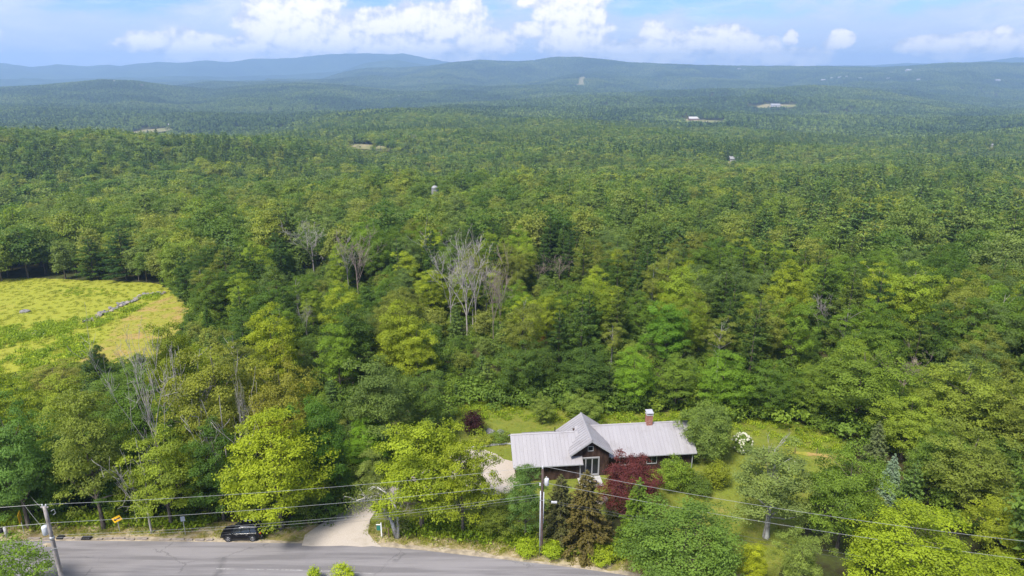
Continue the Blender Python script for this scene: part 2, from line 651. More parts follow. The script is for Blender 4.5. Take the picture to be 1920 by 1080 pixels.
M['asphalt'] = asphalt_mat()
M['gravel'] = gravel_mat()
M['sand'] = simple('sandy_shoulder', (.31, .26, .19), .95, 0, .1, .3, 1.2, .4)
M['paint'] = simple('worn_line_paint', (.27, .26, .26), .8, 0, .2, .3, 6)
M['stone'] = simple('grey_field_stone', (.19, .182, .18), .9, 0, .15, .35, 2.5, .6, .05)
M['stone_warm'] = simple('warm_granite', (.27, .23, .20), .9, 0, .15, .3, 2.5, .6, .05)
M['black_iron'] = simple('black_iron', (.02, .02, .022), .6, .2, .4)
M['pole_wood'] = bark_mat('weathered_pole_wood', (.20, .175, .16), (.36, .33, .31), 5)
M['pole_dark'] = bark_mat('dark_pole_wood', (.07, .048, .042), (.15, .11, .10), 5)
M['galv'] = simple('galvanised_steel', (.45, .46, .47), .45, .6, .5)
M['grey_can'] = simple('grey_painted_can', (.52, .54, .57), .5, 0, .4, .08)
M['porcelain'] = simple('white_porcelain', (.55, .55, .56), .3, 0, .5, .05)
M['wire'] = simple('aluminium_wire', (.38, .38, .37), .5, .3, .5, .05)
M['wire_dark'] = simple('black_cable', (.07, .07, .07), .6, 0, .3, .05)
M['sign_y'] = simple('yellow_sign_face', (.85, .50, .02), .5, 0, .4, .05)
M['sign_k'] = simple('black_sign_print', (.015, .015, .015), .5, 0, .3, .05)
M['sign_b'] = simple('blue_grey_sign_back', (.32, .36, .42), .5, .4, .4, .08)
M['white_p'] = simple('white_painted_wood', (.80, .79, .76), .55, 0, .4, .06)
M['green_p'] = simple('green_sign_panel', (.02, .16, .12), .5, 0, .4, .08)
M['brown_p'] = simple('brown_weathered_post', (.16, .11, .075), .9, 0, .1, .3)
M['conc'] = simple('pale_concrete', (.38, .37, .36), .9, 0, .15, .12, 2, .2)


def roof_mat():
    m, T, out = new_mat('grey_metal_roof')
    co = T.add('ShaderNodeTexCoord').outputs['Object']
    n = T.noise(T.vec('MULTIPLY', co, (2.2, .25, .25)), 1.0, 6, .65)
    n2 = T.noise(co, .5, 5, .6)
    c = T.mix(T.mapr(n, .3, .7), (.300, .284, .296, 1), (.325, .310, .320, 1))
    c = T.mix(T.mapr(n2, .50, .72, 0, .55), c, (.235, .215, .215, 1))
    info = T.add('ShaderNodeObjectInfo')
    hsv = T.add('ShaderNodeHueSaturation')
    T.l.new(T.mapr(info.outputs['Random'], 0, 1, .95, 1.04, False), hsv.inputs['Value'])
    T.l.new(c, hsv.inputs['Color'])
    pbr(T, out, hsv.outputs[0], .5, .15, .4)
    return m


M['roof'] = roof_mat()
M['siding'] = bark_mat('dark_brown_siding', (.030, .017, .013), (.075, .046, .036), 2.5)
M['trim'] = simple('pale_grey_trim', (.34, .34, .36), .5, 0, .4, .06)


def glass_mat():
    m, T, out = new_mat('dark_window_glass')
    pbr(T, out, (.010, .012, .014, 1), .12, 0, .35)
    return m


M['glass'] = glass_mat()


def brick_mat():
    m, T, out = new_mat('red_brick')
    co = T.add('ShaderNodeTexCoord').outputs['Object']
    sep = T.add('ShaderNodeSeparateXYZ')
    T.l.new(co, sep.inputs[0])
    cb = T.add('ShaderNodeCombineXYZ')
    T.l.new(T.math('ADD', sep.outputs[0], sep.outputs[1]), cb.inputs[0])
    T.l.new(sep.outputs[2], cb.inputs[1])
    bk = T.add('ShaderNodeTexBrick')
    T.l.new(cb.outputs[0], bk.inputs['Vector'])
    bk.inputs['Color1'].default_value = (.36, .12, .075, 1)
    bk.inputs['Color2'].default_value = (.25, .085, .06, 1)
    bk.inputs['Mortar'].default_value = (.42, .36, .32, 1)
    bk.inputs['Scale'].default_value = 4.5
    bk.inputs['Mortar Size'].default_value = .015
    n = T.noise(co, 3, 5, .6)
    c = T.mix(T.mapr(n, .45, .75, 0, .4), bk.outputs[0], (.42, .30, .24, 1))
    pbr(T, out, c, .9, 0, .1)
    return m


M['brick'] = brick_mat()


def carpaint():
    m, T, out = new_mat('black_car_paint')
    b = pbr(T, out, (.004, .004, .005, 1), .3, 0, .25)
    b.inputs['Coat Weight'].default_value = .25
    b.inputs['Coat Roughness'].default_value = .05
    return m


M['car'] = carpaint()
def car_glass():
    m, T, out = new_mat('car_glass')
    pbr(T, out, (.02, .024, .028, 1), .03, 0, .9)
    return m


M['cglass'] = car_glass()
M['rubber'] = simple('tyre_rubber', (.02, .02, .02), .85, 0, .2, .1)
M['alloy'] = simple('alloy_rim', (.55, .55, .56), .3, .8, .5, .05)
M['plastic_k'] = simple('black_plastic', (.018, .018, .018), .6, 0, .3, .1)
M['lamp_red'] = simple('red_lamp_lens', (.45, .02, .02), .2, 0, .6, .05)
M['lamp_clear'] = simple('clear_lamp_lens', (.65, .65, .62), .1, 0, .7, .05)
M['plate'] = simple('number_plate', (.70, .72, .74), .5, 0, .4, .08)

# ------------------------------------------------------------------ ground sheets
def px_poly(pts, dz=0.0):
    return [at(a, b, dz) for (a, b) in pts]


def build_terrain():
    fine = np.arange(-47, 47.01, .34)
    az = np.concatenate([np.arange(-180, -47, 5.0), fine, np.arange(50, 180, 5.0)])
    az = np.radians(az)
    r1 = np.arange(8, 300, 1.6)
    r2 = [300.0]
    while r2[-1] < 14200:
        r2.append(r2[-1]*1.016)
    rr = np.concatenate([[0.5, 3], r1, np.array(r2)])
    na, nr = len(az), len(rr)
    A, D = np.meshgrid(az, rr, indexing='ij')
    X, Y = np.sin(A)*D, np.cos(A)*D
    Z = H(X, Y)
    # roughness of the far ground where nothing stands on it
    k = np.clip((D-6800)/800, 0, 1)
    Z = Z + k*RNG.normal(0, 3.0, Z.shape)
    V = np.stack([X, Y, Z], -1)
    split = int(np.searchsorted(rr, 7000))
    def sheet(i0, i1, name, mat):
        W = V[:, i0:i1+1]
        n = W.shape[1]
        idx = np.arange(na*n).reshape(na, n)
        j = np.roll(idx, -1, axis=0)
        F = np.stack([idx[:, :-1], idx[:, 1:], j[:, 1:], j[:, :-1]], -1).reshape(-1, 4)
        me = mesh_np(name, W.reshape(-1, 3), F, [mat], smooth=True)
        o = put(name, me)
        return o
    g = sheet(0, split, 'ground', M['floor'])
    tag(g, 'dark forest floor and open ground falling away from the road into the valley', None, kind='structure')
    h = sheet(split, nr-1, 'hills', M['hills'])
    tag(h, 'far wooded hills and hazy blue mountains along the horizon', None, kind='structure')


build_terrain()


def drape(name, poly, dz, mat, step, label, jag=0.0, seg=None, kind='structure', parent=None):
    """a sheet that follows the ground inside a polygon (list of xy), a few millimetres to centimetres above it"""
    pts = []
    n = len(poly)
    rnd = random.Random(len(name)*13+n)
    seg = seg or step
    for i in range(n):
        a = Vector(poly[i][:2])
        b = Vector(poly[(i+1) % n][:2])
        m = max(1, int((b-a).length/seg))
        nv = Vector((-(b-a).y, (b-a).x)).normalized() if (b-a).length > 0 else Vector((0, 0))
        for k in range(m):
            p = a.lerp(b, k/m)
            if k:
                p = p + nv*rnd.uniform(-jag, jag)
            pts.append(p)
    ne = len(pts)
    xs = [p.x for p in pts]
    ys = [p.y for p in pts]
    gx = np.arange(min(xs), max(xs), step)
    gy = np.arange(min(ys), max(ys), step)
    GX, GY = np.meshgrid(gx, gy)
    GX = GX.ravel()
    GY = GY.ravel()
    ins = inpoly(GX, GY, [(p.x, p.y) for p in pts])
    inner = [Vector((a, b)) for a, b in zip(GX[ins], GY[ins])]
    edges = [(i, (i+1) % ne) for i in range(ne)]
    vo, eo, fo, _, _, _ = delaunay_2d_cdt(pts+inner, edges, [], 1, 1e-4)
    vx = np.array([v.x for v in vo])
    vy = np.array([v.y for v in vo])
    vz = H(vx, vy)+dz
    me = bpy.data.meshes.new(name)
    me.from_pydata([tuple(t) for t in np.stack([vx, vy, vz], 1)], [], [tuple(f) for f in fo])
    me.materials.append(mat)
    me.update()
    if len(me.polygons) and sum(p.normal.z for p in me.polygons) < 0:
        me.flip_normals()
    o = put(name, me, parent)
    if label:
        tag(o, label, None, kind=kind)
    return o


# open areas in photo pixels (used to keep forest trees off them) and on the ground
FIELD_PX = [(-160, 522), (60, 522), (200, 526), (290, 532), (325, 545), (352, 575), (345, 600), (310, 655), (270, 665), (215, 672), (120, 680), (60, 694), (-160, 728)]
LAWN_PX = [(862, 752), (905, 753), (1000, 762), (1100, 768), (1290, 775), (1400, 786), (1490, 792), (1560, 812), (1600, 835), (1604, 858),
           (1560, 880), (1520, 940), (1500, 1040), (1440, 1100), (1200, 1100), (1120, 1052), (1000, 1030), (880, 1010), (700, 1010), (690, 960), (700, 900), (790, 840), (850, 800)]
field_w = px_poly(FIELD_PX)
lawn_w = px_poly(LAWN_PX)
lawn_w = [p for p in lawn_w]

drape('field', field_w, .05, M['field'], 2.2, 'yellow green hay meadow behind the roadside trees at left', .8, 2.5)
track_px = [(352, 585), (345, 560), (318, 556), (280, 572), (240, 592), (215, 615), (190, 640), (160, 668), (150, 690), (215, 684), (275, 676), (318, 660)]
drape('track', px_poly(track_px), .10, M['track'], 1.8, 'mown track of dry reddish grass beside the stone row of the meadow', .9, 1.0)
drape('lawn', lawn_w, .05, M['lawn'], 1.6, 'lawn around the brown house', .4, 1.2)

# road: far edge / near edge polylines
ROAD_FAR = [(-150, 60), (-90, 62.6), (-55, 63.6), (-28, 63.3), (-15, 62.7), (-3.4, 61.0), (10, 58.6), (22, 55.4), (36, 50.4), (52, 43), (75, 30), (110, 6)]
ROAD_NEAR = []
for i, (x_, y_) in enumerate(ROAD_FAR):
    a = Vector(ROAD_FAR[max(i-1, 0)])
    b = Vector(ROAD_FAR[min(i+1, len(ROAD_FAR)-1)])
    d = (b-a).normalized()
    ROAD_NEAR.append((x_+d.y*8.4, y_-d.x*8.4))


def smooth_line(pts, n=6):
    out = []
    P = [Vector(p) for p in pts]
    for i in range(len(P)-1):
        p0, p1, p2, p3 = P[max(i-1, 0)], P[i], P[i+1], P[min(i+2, len(P)-1)]
        for k in range(n):
            t = k/n
            out.append(.5*((2*p1)+(p2-p0)*t+(2*p0-5*p1+4*p2-p3)*t*t+(3*p1-p0-3*p2+p3)*t*t*t))
    out.append(P[-1])
    return out


def strip(name, A, B, z, mat, label, thick=0.0):
    """a road-like strip between two polylines of equal length"""
    V = [(p.x, p.y, z) for p in A]+[(p.x, p.y, z) for p in B]
    n = len(A)
    F = [(i, n+i, n+i+1, i+1) for i in range(n-1)]
    me = bpy.data.meshes.new(name)
    me.from_pydata(V, [], F)
    me.materials.append(mat)
    me.update()
    if me.polygons[0].normal.z < 0:
        me.flip_normals()
    o = put(name, me)
    tag(o, label, None, kind='structure')
    return o


RF = smooth_line(ROAD_FAR, 8)
RN = smooth_line(ROAD_NEAR, 8)


def offs(line, d, amp=0.0, seed=0):
    out = []
    rnd = random.Random(seed)
    for i, p in enumerate(line):
        a = line[max(i-1, 0)]
        b = line[min(i+1, len(line)-1)]
        t = (b-a).normalized()
        n = Vector((-t.y, t.x))
        out.append(p+n*(d+rnd.uniform(-amp, amp)))
    return out


strip('verge', offs(RF, 3.4, .5, 3), offs(RN, -9, .3, 4), .060, M['verge'], 'dry grassy verge along the road')
strip('shoulder', offs(RF, .60, .35, 5), offs(RN, -.8, .2, 6), .070, M['sand'], 'sandy gravel shoulder along the road edge')
strip('road', RF, RN, .085, M['asphalt'], 'grey worn asphalt road along the bottom of the picture')
# worn centre line pieces, each piece kept short and broken
CL = [a.lerp(b, .5) for a, b in zip(RF, RN)]
road_line = bpy.data.objects.new('road_marking', None)
COL.objects.link(road_line)
tag(road_line, 'worn broken white centre line on the asphalt road', None, kind='structure')
rnd = random.Random(5)


def line_point(line, x):
    for a, b in zip(line, line[1:]):
        if a.x <= x <= b.x:
            return a.lerp(b, (x-a.x)/(b.x-a.x)), (b-a).normalized()
    return line[-1], Vector((1, 0))


x_ = -31.0
while x_ < -14:
    ln = rnd.uniform(.8, 2.6)
    pts = []
    k = 6
    top, bot = [], []
    for i in range(k+1):
        p, t = line_point(CL, x_+ln*i/k)
        n = Vector((-t.y, t.x))
        w = .05*(.5+rnd.random())
        q = p+n*(0.0)
        top.append(q+n*w)
        bot.append(q-n*w)
    V = [(p.x, p.y, .089) for p in top]+[(p.x, p.y, .089) for p in bot]
    F = [(i, k+1+i, k+2+i, i+1) for i in range(k)]
    me = bpy.data.meshes.new('paint_stroke')
    me.from_pydata(V, [], F)
    me.materials.append(M['paint'])
    put('paint_stroke', me, road_line)
    x_ += ln+rnd.uniform(.1, 1.2)

# driveway
DRIVE_PX = [(566, 1024), (572, 1004), (600, 985), (640, 962), (668, 942), (700, 925), (750, 905), (800, 880), (850, 852), (880, 842), (905, 843), (930, 852), (945, 862),
            (962, 866), (985, 900), (960, 925), (930, 930), (880, 925), (820, 925), (760, 930), (715, 950), (694, 975), (690, 1000), (700, 1014), (716, 1027)]
dw = px_poly(DRIVE_PX)
dw2 = [(p.x, p.y) for p in dw]
drape('driveway', dw2, .09, M['gravel'], 1.4, 'pale gravel driveway curving from the road up to the house', .15, 1.0)
drape('path', [(p.x, p.y) for p in px_poly([(868, 838), (905, 835), (950, 831), (985, 833), (985, 836), (950, 834), (905, 839), (872, 842)])], .10, M['conc'], 1.0, 'narrow pale walk from the driveway towards the lawn', .03, .8)
drape('bare_strip', [(p.x, p.y) for p in px_poly([(1420, 846), (1500, 848), (1570, 856), (1600, 862), (1590, 865), (1500, 853), (1430, 850)])], .09, M['track'], 1.0, 'narrow tan strip of bare earth across the right lawn', .2, .8)
drape('soil_bed', [(p.x, p.y) for p in px_poly([(1118, 1030), (1140, 960), (1180, 945), (1215, 965), (1190, 1040), (1150, 1060)])], .08, M['floor'], 1.0, 'brown soil under the conical tree by the lawn', .3, .8)
drape('sand_patch', [(p.x, p.y) for p in px_poly([(80, 1022), (88, 1019), (97, 1020), (97, 1026), (86, 1027)])], .092, M['sand'], .5, 'patch of pale sand on the road edge by the left pole', .1, .4)

# ------------------------------------------------------------------ foliage generators
def unit(v):
    return v/np.maximum(np.linalg.norm(v, axis=-1, keepdims=True), 1e-9)


def leaf_quads(P, Nrm, size, rng, slim=.6, fold=.25, along=None):
    """irregular folded four-cornered leaves at P"""
    n = len(P)
    ref = unit(rng.normal(size=(n, 3))) if along is None else along
    t = unit(np.cross(np.cross(Nrm, ref), Nrm)) if along is not None else unit(np.cross(Nrm, ref))
    b = np.cross(Nrm, t)
    s = (size*rng.uniform(.65, 1.35, n))[:, None]
    v = np.empty((n, 4, 3))
    v[:, 0] = P - t*s*.5*rng.uniform(.8, 1.2, (n, 1))
    v[:, 1] = P + b*s*.5*slim*rng.uniform(.7, 1.3, (n, 1)) + Nrm*s*fold*.5
    v[:, 2] = P + t*s*.5*rng.uniform(.8, 1.2, (n, 1))
    v[:, 3] = P - b*s*.5*slim*rng.uniform(.7, 1.3, (n, 1)) + Nrm*s*fold*.5
    return v.reshape(-1, 3)


def crown_shell(rng, n, Rr, z0, z1, shape='round', irr=.18):
    """clump centres on and in a crown envelope"""
    i = np.arange(n)+.5
    ph = np.arccos(1-1.75*i/n)                         # leave the very bottom open
    th = PI*(1+5**.5)*i + rng.uniform(0, 6)
    d = np.stack([np.cos(th)*np.sin(ph), np.sin(th)*np.sin(ph), np.cos(ph)], 1)
    a1, a2, a3 = rng.uniform(0, 6, 3)
    lob = 1 + irr*np.sin(3*th+a1)*np.sin(2*ph+a2)+irr*.8*np.sin(5*th+a3+ph*3)
    rad = rng.uniform(.62, 1.0, n)*lob
    inner = rng.random(n) < .22
    rad = np.where(inner, rad*.6, rad)
    zc, hz = (z0+z1)/2, (z1-z0)/2
    c = d*rad[:, None]
    zz = c[:, 2]
    if shape == 'cone':
        w = np.clip(1.05-.75*(zz*.5+.5), .15, 1.1)
        c[:, :2] *= w[:, None]*1.25
    elif shape == 'vase':
        w = .55+.5*np.clip(zz*.5+.6, 0, 1)
        c[:, :2] *= w[:, None]
    elif shape == 'egg':
        w = 1.06-.28*(zz*.5+.5)
        c[:, :2] *= w[:, None]
    return np.stack([c[:, 0]*Rr, c[:, 1]*Rr, zc+c[:, 2]*hz], 1), d


def broad(seed, nleaf, ncl, Rr, z0, z1, size, shape='round', flat=.7, cr=.26, irr=.18, spray=9, sparse=0.0):
    """leaves of a broadleaf crown: clumps > sprays > leaves. returns V,F,tint,clump centres"""
    rng = np.random.default_rng(seed)
    C, dirs = crown_shell(rng, ncl, Rr, z0, z1, shape, irr)
    if sparse:
        keep = rng.random(ncl) > sparse
        C, dirs = C[keep], dirs[keep]
        ncl = len(C)
    crad = Rr*cr*rng.uniform(.7, 1.3, ncl)
    ctint = rng.uniform(.2, .95, ncl)
    nsp = max(1, nleaf//spray)
    ci = rng.integers(0, ncl, nsp)
    d = unit(rng.normal(size=(nsp, 3)) + dirs[ci]*.45 + np.array([0, 0, .55]))
    d[:, 2] = np.where(d[:, 2] < -.15, np.abs(d[:, 2])*.5, d[:, 2])
    rr = rng.uniform(.55, 1.05, nsp)
    sp = C[ci] + d*(crad[ci]*rr)[:, None]*np.array([1, 1, flat])
    sn = unit(d*.8 + dirs[ci]*.55 + np.array([0, 0, .5])+rng.normal(size=(nsp, 3))*.2)
    k = np.repeat(np.arange(nsp), spray)
    n = len(k)
    off = rng.normal(size=(n, 3))*size*np.array([1.0, 1.0, .45])*1.15
    P = sp[k]+off
    N = unit(sn[k]+rng.normal(size=(n, 3))*.42)
    V = leaf_quads(P, N, size, rng)
    F = np.arange(n*4).reshape(n, 4)
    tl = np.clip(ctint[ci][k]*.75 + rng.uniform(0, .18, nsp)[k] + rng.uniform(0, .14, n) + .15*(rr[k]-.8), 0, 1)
    return V, F, np.repeat(tl, 4), C


def pine_leaves(seed, nleaf, Rr, z0, z1, size, layers=11, tip='pine'):
    rng = np.random.default_rng(seed)
    P, N, A, tn = [], [], [], []
    tot = 0
    br = []
    for L in range(layers):
        f = L/(layers-1)
        z = z0+(z1-z0)*f
        if tip == 'pine':
            rad = Rr*(1.0-f**1.6)**.75*rng.uniform(.75, 1.1)+.35
            nb = rng.integers(5, 8)
        else:
            rad = Rr*(1-f)**.68*rng.uniform(.88, 1.08)+.12
            nb = rng.integers(9, 13)
        a0 = rng.uniform(0, 6)
        for b in range(nb):
            a = a0+2*PI*b/nb+rng.uniform(-.25, .25)
            ln = rad*rng.uniform(.65, 1.12)
            rise = ln*(rng.uniform(.02, .30) if tip == 'pine' else rng.uniform(-.32, -.12))
            br.append((a, z, ln, rise))
    w = np.array([b[2]**1.5 for b in br])
    w /= w.sum()
    cnt = np.maximum((w*nleaf).astype(int), 4)
    for (a, z, ln, rise), c in zip(br, cnt):
        t = rng.uniform(.18, 1, c)**.8
        wid = (.26 if tip == 'pine' else .20)*ln*(1.15-t*.75)
        s = rng.normal(size=c)*wid*.55
        dx, dy = math.cos(a), math.sin(a)
        x = dx*ln*t - dy*s
        y = dy*ln*t + dx*s
        zz = z + rise*t + rng.normal(size=c)*.16*(1 if tip == 'pine' else .8) + np.abs(s)*(-.08)
        P.append(np.stack([x, y, zz], 1))
        al = np.stack([dx*np.ones(c)*.8+(-dy)*s*.5, dy*np.ones(c)*.8+dx*s*.5, np.full(c, .45 if tip == 'pine' else -.1)], 1)
        A.append(al)
        N.append(np.tile([0, 0, 1.0], (c, 1))+rng.normal(size=(c, 3))*.45)
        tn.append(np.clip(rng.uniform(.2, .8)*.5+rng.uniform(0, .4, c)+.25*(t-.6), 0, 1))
    P = np.concatenate(P)
    N = unit(np.concatenate(N))
    A = unit(np.concatenate(A)+rng.normal(size=P.shape)*.3)
    n = len(P)
    V = leaf_quads(P, N, size, rng, slim=.42, fold=.2, along=A)
    return V, np.arange(n*4).reshape(n, 4), np.repeat(np.concatenate(tn), 4), br


def np_tubes(paths, n=5):
    """paths: list of (pts (k,3), radii (k)) -> V,F quads"""
    Vs, Fs, o = [], [], 0
    for pts, rad in paths:
        pts = np.asarray(pts, float)
        k = len(pts)
        d = np.gradient(pts, axis=0)
        d = unit(d)
        ref = np.array([.31, .77, .55])
        a = unit(np.cross(d, ref))
        b = np.cross(d, a)
        an = np.arange(n)*2*PI/n
        ring = (a[:, None, :]*np.cos(an)[None, :, None]+b[:, None, :]*np.sin(an)[None, :, None])*np.asarray(rad)[:, None, None]+pts[:, None, :]
        Vs.append(ring.reshape(-1, 3))
        i = np.arange(k-1)[:, None]*n
        j = np.arange(n)[None, :]
        j2 = (j+1) % n
        Fs.append(np.stack([i+j, i+j2, i+n+j2, i+n+j], -1).reshape(-1, 4)+o)
        o += k*n
    return np.concatenate(Vs), np.concatenate(Fs)


def wood_paths(seed, Ht, Rr, C, r0, nlimb=14, fork=.35, lean=.03, multi=1):
    """trunk plus limbs that reach into the crown clumps"""
    rng = np.random.default_rng(seed+99)
    paths = []
    stems = []
    for m in range(multi):
        ang = rng.uniform(0, 6)
        sp = 0 if multi == 1 else Rr*.35
        k = 8
        t = np.linspace(0, 1, k)
        pts = np.stack([np.cos(ang)*sp*t**.8+rng.normal(0, Ht*lean*.25, k)*t, np.sin(ang)*sp*t**.8+rng.normal(0, Ht*lean*.25, k)*t, t*Ht*.93], 1)
        pts[0] = (math.cos(ang)*.25*(multi > 1), math.sin(ang)*.25*(multi > 1), -.3)
        rad = r0/(multi**.4)*(1-t*.88)
        rad[0] *= 1.35
        paths.append((pts, rad))
        stems.append((pts, rad))
    idx = rng.permutation(len(C))[:nlimb]
    for i in idx:
        c = C[i]
        pts, rad = stems[rng.integers(0, multi)]
        zt = max(fork*Ht, c[2]-np.hypot(c[0], c[1])*rng.uniform(.6, 1.1))
        zt = min(zt, Ht*.85)
        f = np.clip(zt/(Ht*.93), 0, 1)
        sx = np.interp(f, np.linspace(0, 1, 8), pts[:, 0])
        sy = np.interp(f, np.linspace(0, 1, 8), pts[:, 1])
        rr = np.interp(f, np.linspace(0, 1, 8), rad)*.55
        s = np.array([sx, sy, zt])
        mid = s*.45+c*.55+rng.normal(0, .25, 3)+np.array([0, 0, .3])
        q = np.array([s, s*.7+mid*.3, mid, mid*.4+c*.6, c])
        paths.append((q, np.array([rr, rr*.8, rr*.55, rr*.35, .025])))
    return paths


PROTO = {}


def reg(key, V, F, tint, paths, bark='bark', tri=5):
    W, G = np_tubes(paths, tri)
    PROTO[key] = dict(crown=(V, F, tint), trunk=(W, G), bark=bark)


# near prototypes, nominal metres
NB = []
specs = [  # key, leaves, clumps, R, z0, z1, size, shape, flat, cr, irr, sparse
    ('maple_a', 26250, 105, 5.0, 1.2, 14.0, .23, 'round', .74, .21, .16, 0, 'bark'),
    ('maple_b', 26250, 95, 4.6, 1.0, 14.0, .23, 'egg', .76, .22, .22, 0, 'bark'),
    ('maple_c', 24500, 100, 5.2, 1.8, 13.5, .23, 'round', .50, .20, .24, .08, 'bark'),
    ('ash_a', 21000, 95, 5.0, 2.2, 14.5, .21, 'vase', .70, .20, .26, .12, 'bark'),
    ('ash_b', 21875, 100, 4.2, 1.8, 15.5, .21, 'egg', .60, .24, .22, .08, 'bark'),
    ('oak_a', 26250, 115, 5.6, 1.0, 13.0, .22, 'vase', .68, .19, .22, 0, 'bark'),
    ('aspen_a', 15750, 70, 3.3, 2.4, 15.0, .19, 'egg', .75, .27, .25, .12, 'bark_white'),
    ('sparse_a', 9100, 55, 4.0, 4.5, 14.5, .19, 'vase', .45, .20, .30, .35, 'bark_pale'),
]
for i, (key, nl, nc, r_, z0, z1, sz, shp, fl, crr, irr, spr, bk) in enumerate(specs):
    V, F, tn, C = broad(100+i*7, nl, nc, r_, z0, z1, sz, shp, fl, crr, irr, 9, spr)
    reg(key, V, F, tn, wood_paths(i, z1, r_, C, .26, 26 if spr > .2 else 16, .22 if spr < .2 else .35), bk)
for i, (key, nl, r_, z0, z1, sz, ly, tip) in enumerate([
        ('pine_a', 12000, 4.2, 2.2, 17.0, .36, 13, 'pine'), ('pine_b', 12000, 3.8, 1.4, 16.0, .36, 12, 'pine'), ('pine_c', 9000, 3.6, 4.0, 17.5, .38, 10, 'pine'),
        ('spruce_a', 13000, 3.0, .4, 13.0, .30, 22, 'spruce'), ('spruce_b', 9000, 2.2, .3, 10.0, .26, 18, 'spruce')]):
    V, F, tn, br = pine_leaves(300+i*7, nl, r_, z0, z1, sz, ly, tip)
    rng = np.random.default_rng(i)
    paths = [(np.array([[0, 0, -.3], [.05, .02, z1*.3], [-.04, .05, z1*.6], [0, 0, z1*.98]]), np.array([.26, .19, .11, .03]))]
    for (a, z, ln, rise) in br[::2]:
        e = np.array([math.cos(a)*ln*.85, math.sin(a)*ln*.85, z+rise*.85])
        s = np.array([0, 0, z])
        paths.append((np.array([s, (s+e)/2+np.array([0, 0, -.05]), e]), np.array([.055, .04, .015])))
    reg(key, V, F, tn, paths, 'bark')


def dead_paths(seed, Ht, nmain, spread, lvl=3, thin=.028, vase=.5, base=.20, bow=0.0):
    """bare tree: returns list of groups of paths, group 0 the trunk, then one per main limb"""
    rng = np.random.default_rng(seed)
    zf = Ht*rng.uniform(.28, .42)*(1-vase*.3)
    trunk = [(np.array([[0, 0, -.3], [.06, 0, zf*.5], [0, .05, zf], [rng.normal(0, .2), rng.normal(0, .2), Ht*.72], [rng.normal(0, .4), rng.normal(0, .4), Ht*.97]]), np.array([base*1.2, base, base*.8, base*.45, thin]))]
    groups = [trunk]
    def grow(g, s, d, ln, r, lv):
        k = 5
        pts = [s]
        cur = s.copy()
        dd = d.copy()
        for i in range(k-1):
            dd = unit(dd + rng.normal(0, .13, 3)+np.array([0, 0, .07]))
            cur = cur+dd*ln/(k-1)
            pts.append(cur)
        pts = np.array(pts)
        rad = np.linspace(r, max(thin, r*.35), k)
        g.append((pts, rad))
        if lv <= 0:
            return
        for _ in range(rng.integers(3, 5)):
            i = rng.integers(1, k)
            nd = unit(dd*.8+rng.normal(0, spread, 3)+np.array([0, 0, .15]))
            grow(g, pts[i], nd, ln*rng.uniform(.4, .65), max(thin, rad[i]*.6), lv-1)
    for m in range(nmain):
        a = 2*PI*m/nmain+rng.uniform(-.4, .4)
        zz = zf+rng.uniform(0, .35)*Ht*(1 if m else 0)
        s = np.array([0, 0, min(zz, Ht*.7)])
        d = unit(np.array([math.cos(a)*vase, math.sin(a)*vase, 1.0-bow]))
        g = []
        grow(g, s, d, (Ht-s[2])*rng.uniform(.75, 1.0), base*.5, lvl-1)
        groups.append(g)
    return groups


DEADP = [dead_paths(1, 14, 6, .38, 4, .018, .34, .15), dead_paths(2, 14, 7, .5, 4, .017, .5, .14), dead_paths(3, 11, 5, .75, 3, .035, 1.0, .26, .3), dead_paths(4, 13, 4, .36, 4, .019, .26, .13)]


def key_meshes(key, leafmat='leaf'):
    """separate crown / trunk meshes of a prototype, cached"""
    ck = ('m', key, leafmat)
    if ck not in PROTO:
        p = PROTO[key]
        V, F, tn = p['crown']
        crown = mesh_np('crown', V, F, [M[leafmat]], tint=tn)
        W, G = p['trunk']
        trunk = mesh_np('trunk', W, G, [M[p['bark']]], smooth=True)
        PROTO[ck] = (crown, trunk)
    return PROTO[ck]


def joined(name, V, F, tn, paths, leafm, barkm='bark', tri=4):
    W, G = np_tubes(paths, tri)
    n = len(V)
    VV = np.concatenate([V, W])
    FF = np.concatenate([F, G+n])
    mi = np.concatenate([np.zeros(len(F)), np.ones(len(G))])
    me = mesh_np(name, VV, FF, [M[leafm], M[barkm]], midx=mi, tint=np.concatenate([tn, np.full(len(W), .5)]))
    return bpy.data.objects.new(name, me)


def lod_set(cname, nb, npn, leaves, size, seed, nlimb):
    c = bpy.data.collections.new(cname)
    shapes = ['round', 'egg', 'vase', 'round', 'egg', 'round']
    for i in range(nb):
        rng = np.random.default_rng(seed+i)
        r_ = [4.3, 3.6, 4.0, 4.7, 3.0, 3.8][i % 6]
        z0, z1 = rng.uniform(1.5, 3), rng.uniform(12.5, 15)
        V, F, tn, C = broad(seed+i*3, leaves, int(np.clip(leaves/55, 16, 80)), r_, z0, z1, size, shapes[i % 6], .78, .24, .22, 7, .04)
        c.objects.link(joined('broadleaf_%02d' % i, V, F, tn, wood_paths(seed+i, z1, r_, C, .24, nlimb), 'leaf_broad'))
    for i in range(npn):
        rng = np.random.default_rng(seed+50+i)
        r_ = [4.0, 3.4, 3.0][i % 3]
        z1 = [17, 15.5, 14.5][i % 3]
        V, F, tn, br = pine_leaves(seed+60+i*3, leaves, r_, 2.0, z1, size*1.2, [12, 11, 10][i % 3], 'pine')
        c.objects.link(joined('pine_%02d' % i, V, F, tn, [(np.array([[0, 0, -.3], [0, 0, z1*.5], [0, 0, z1*.97]]), np.array([.24, .14, .03]))], 'leaf_pine'))
    return c


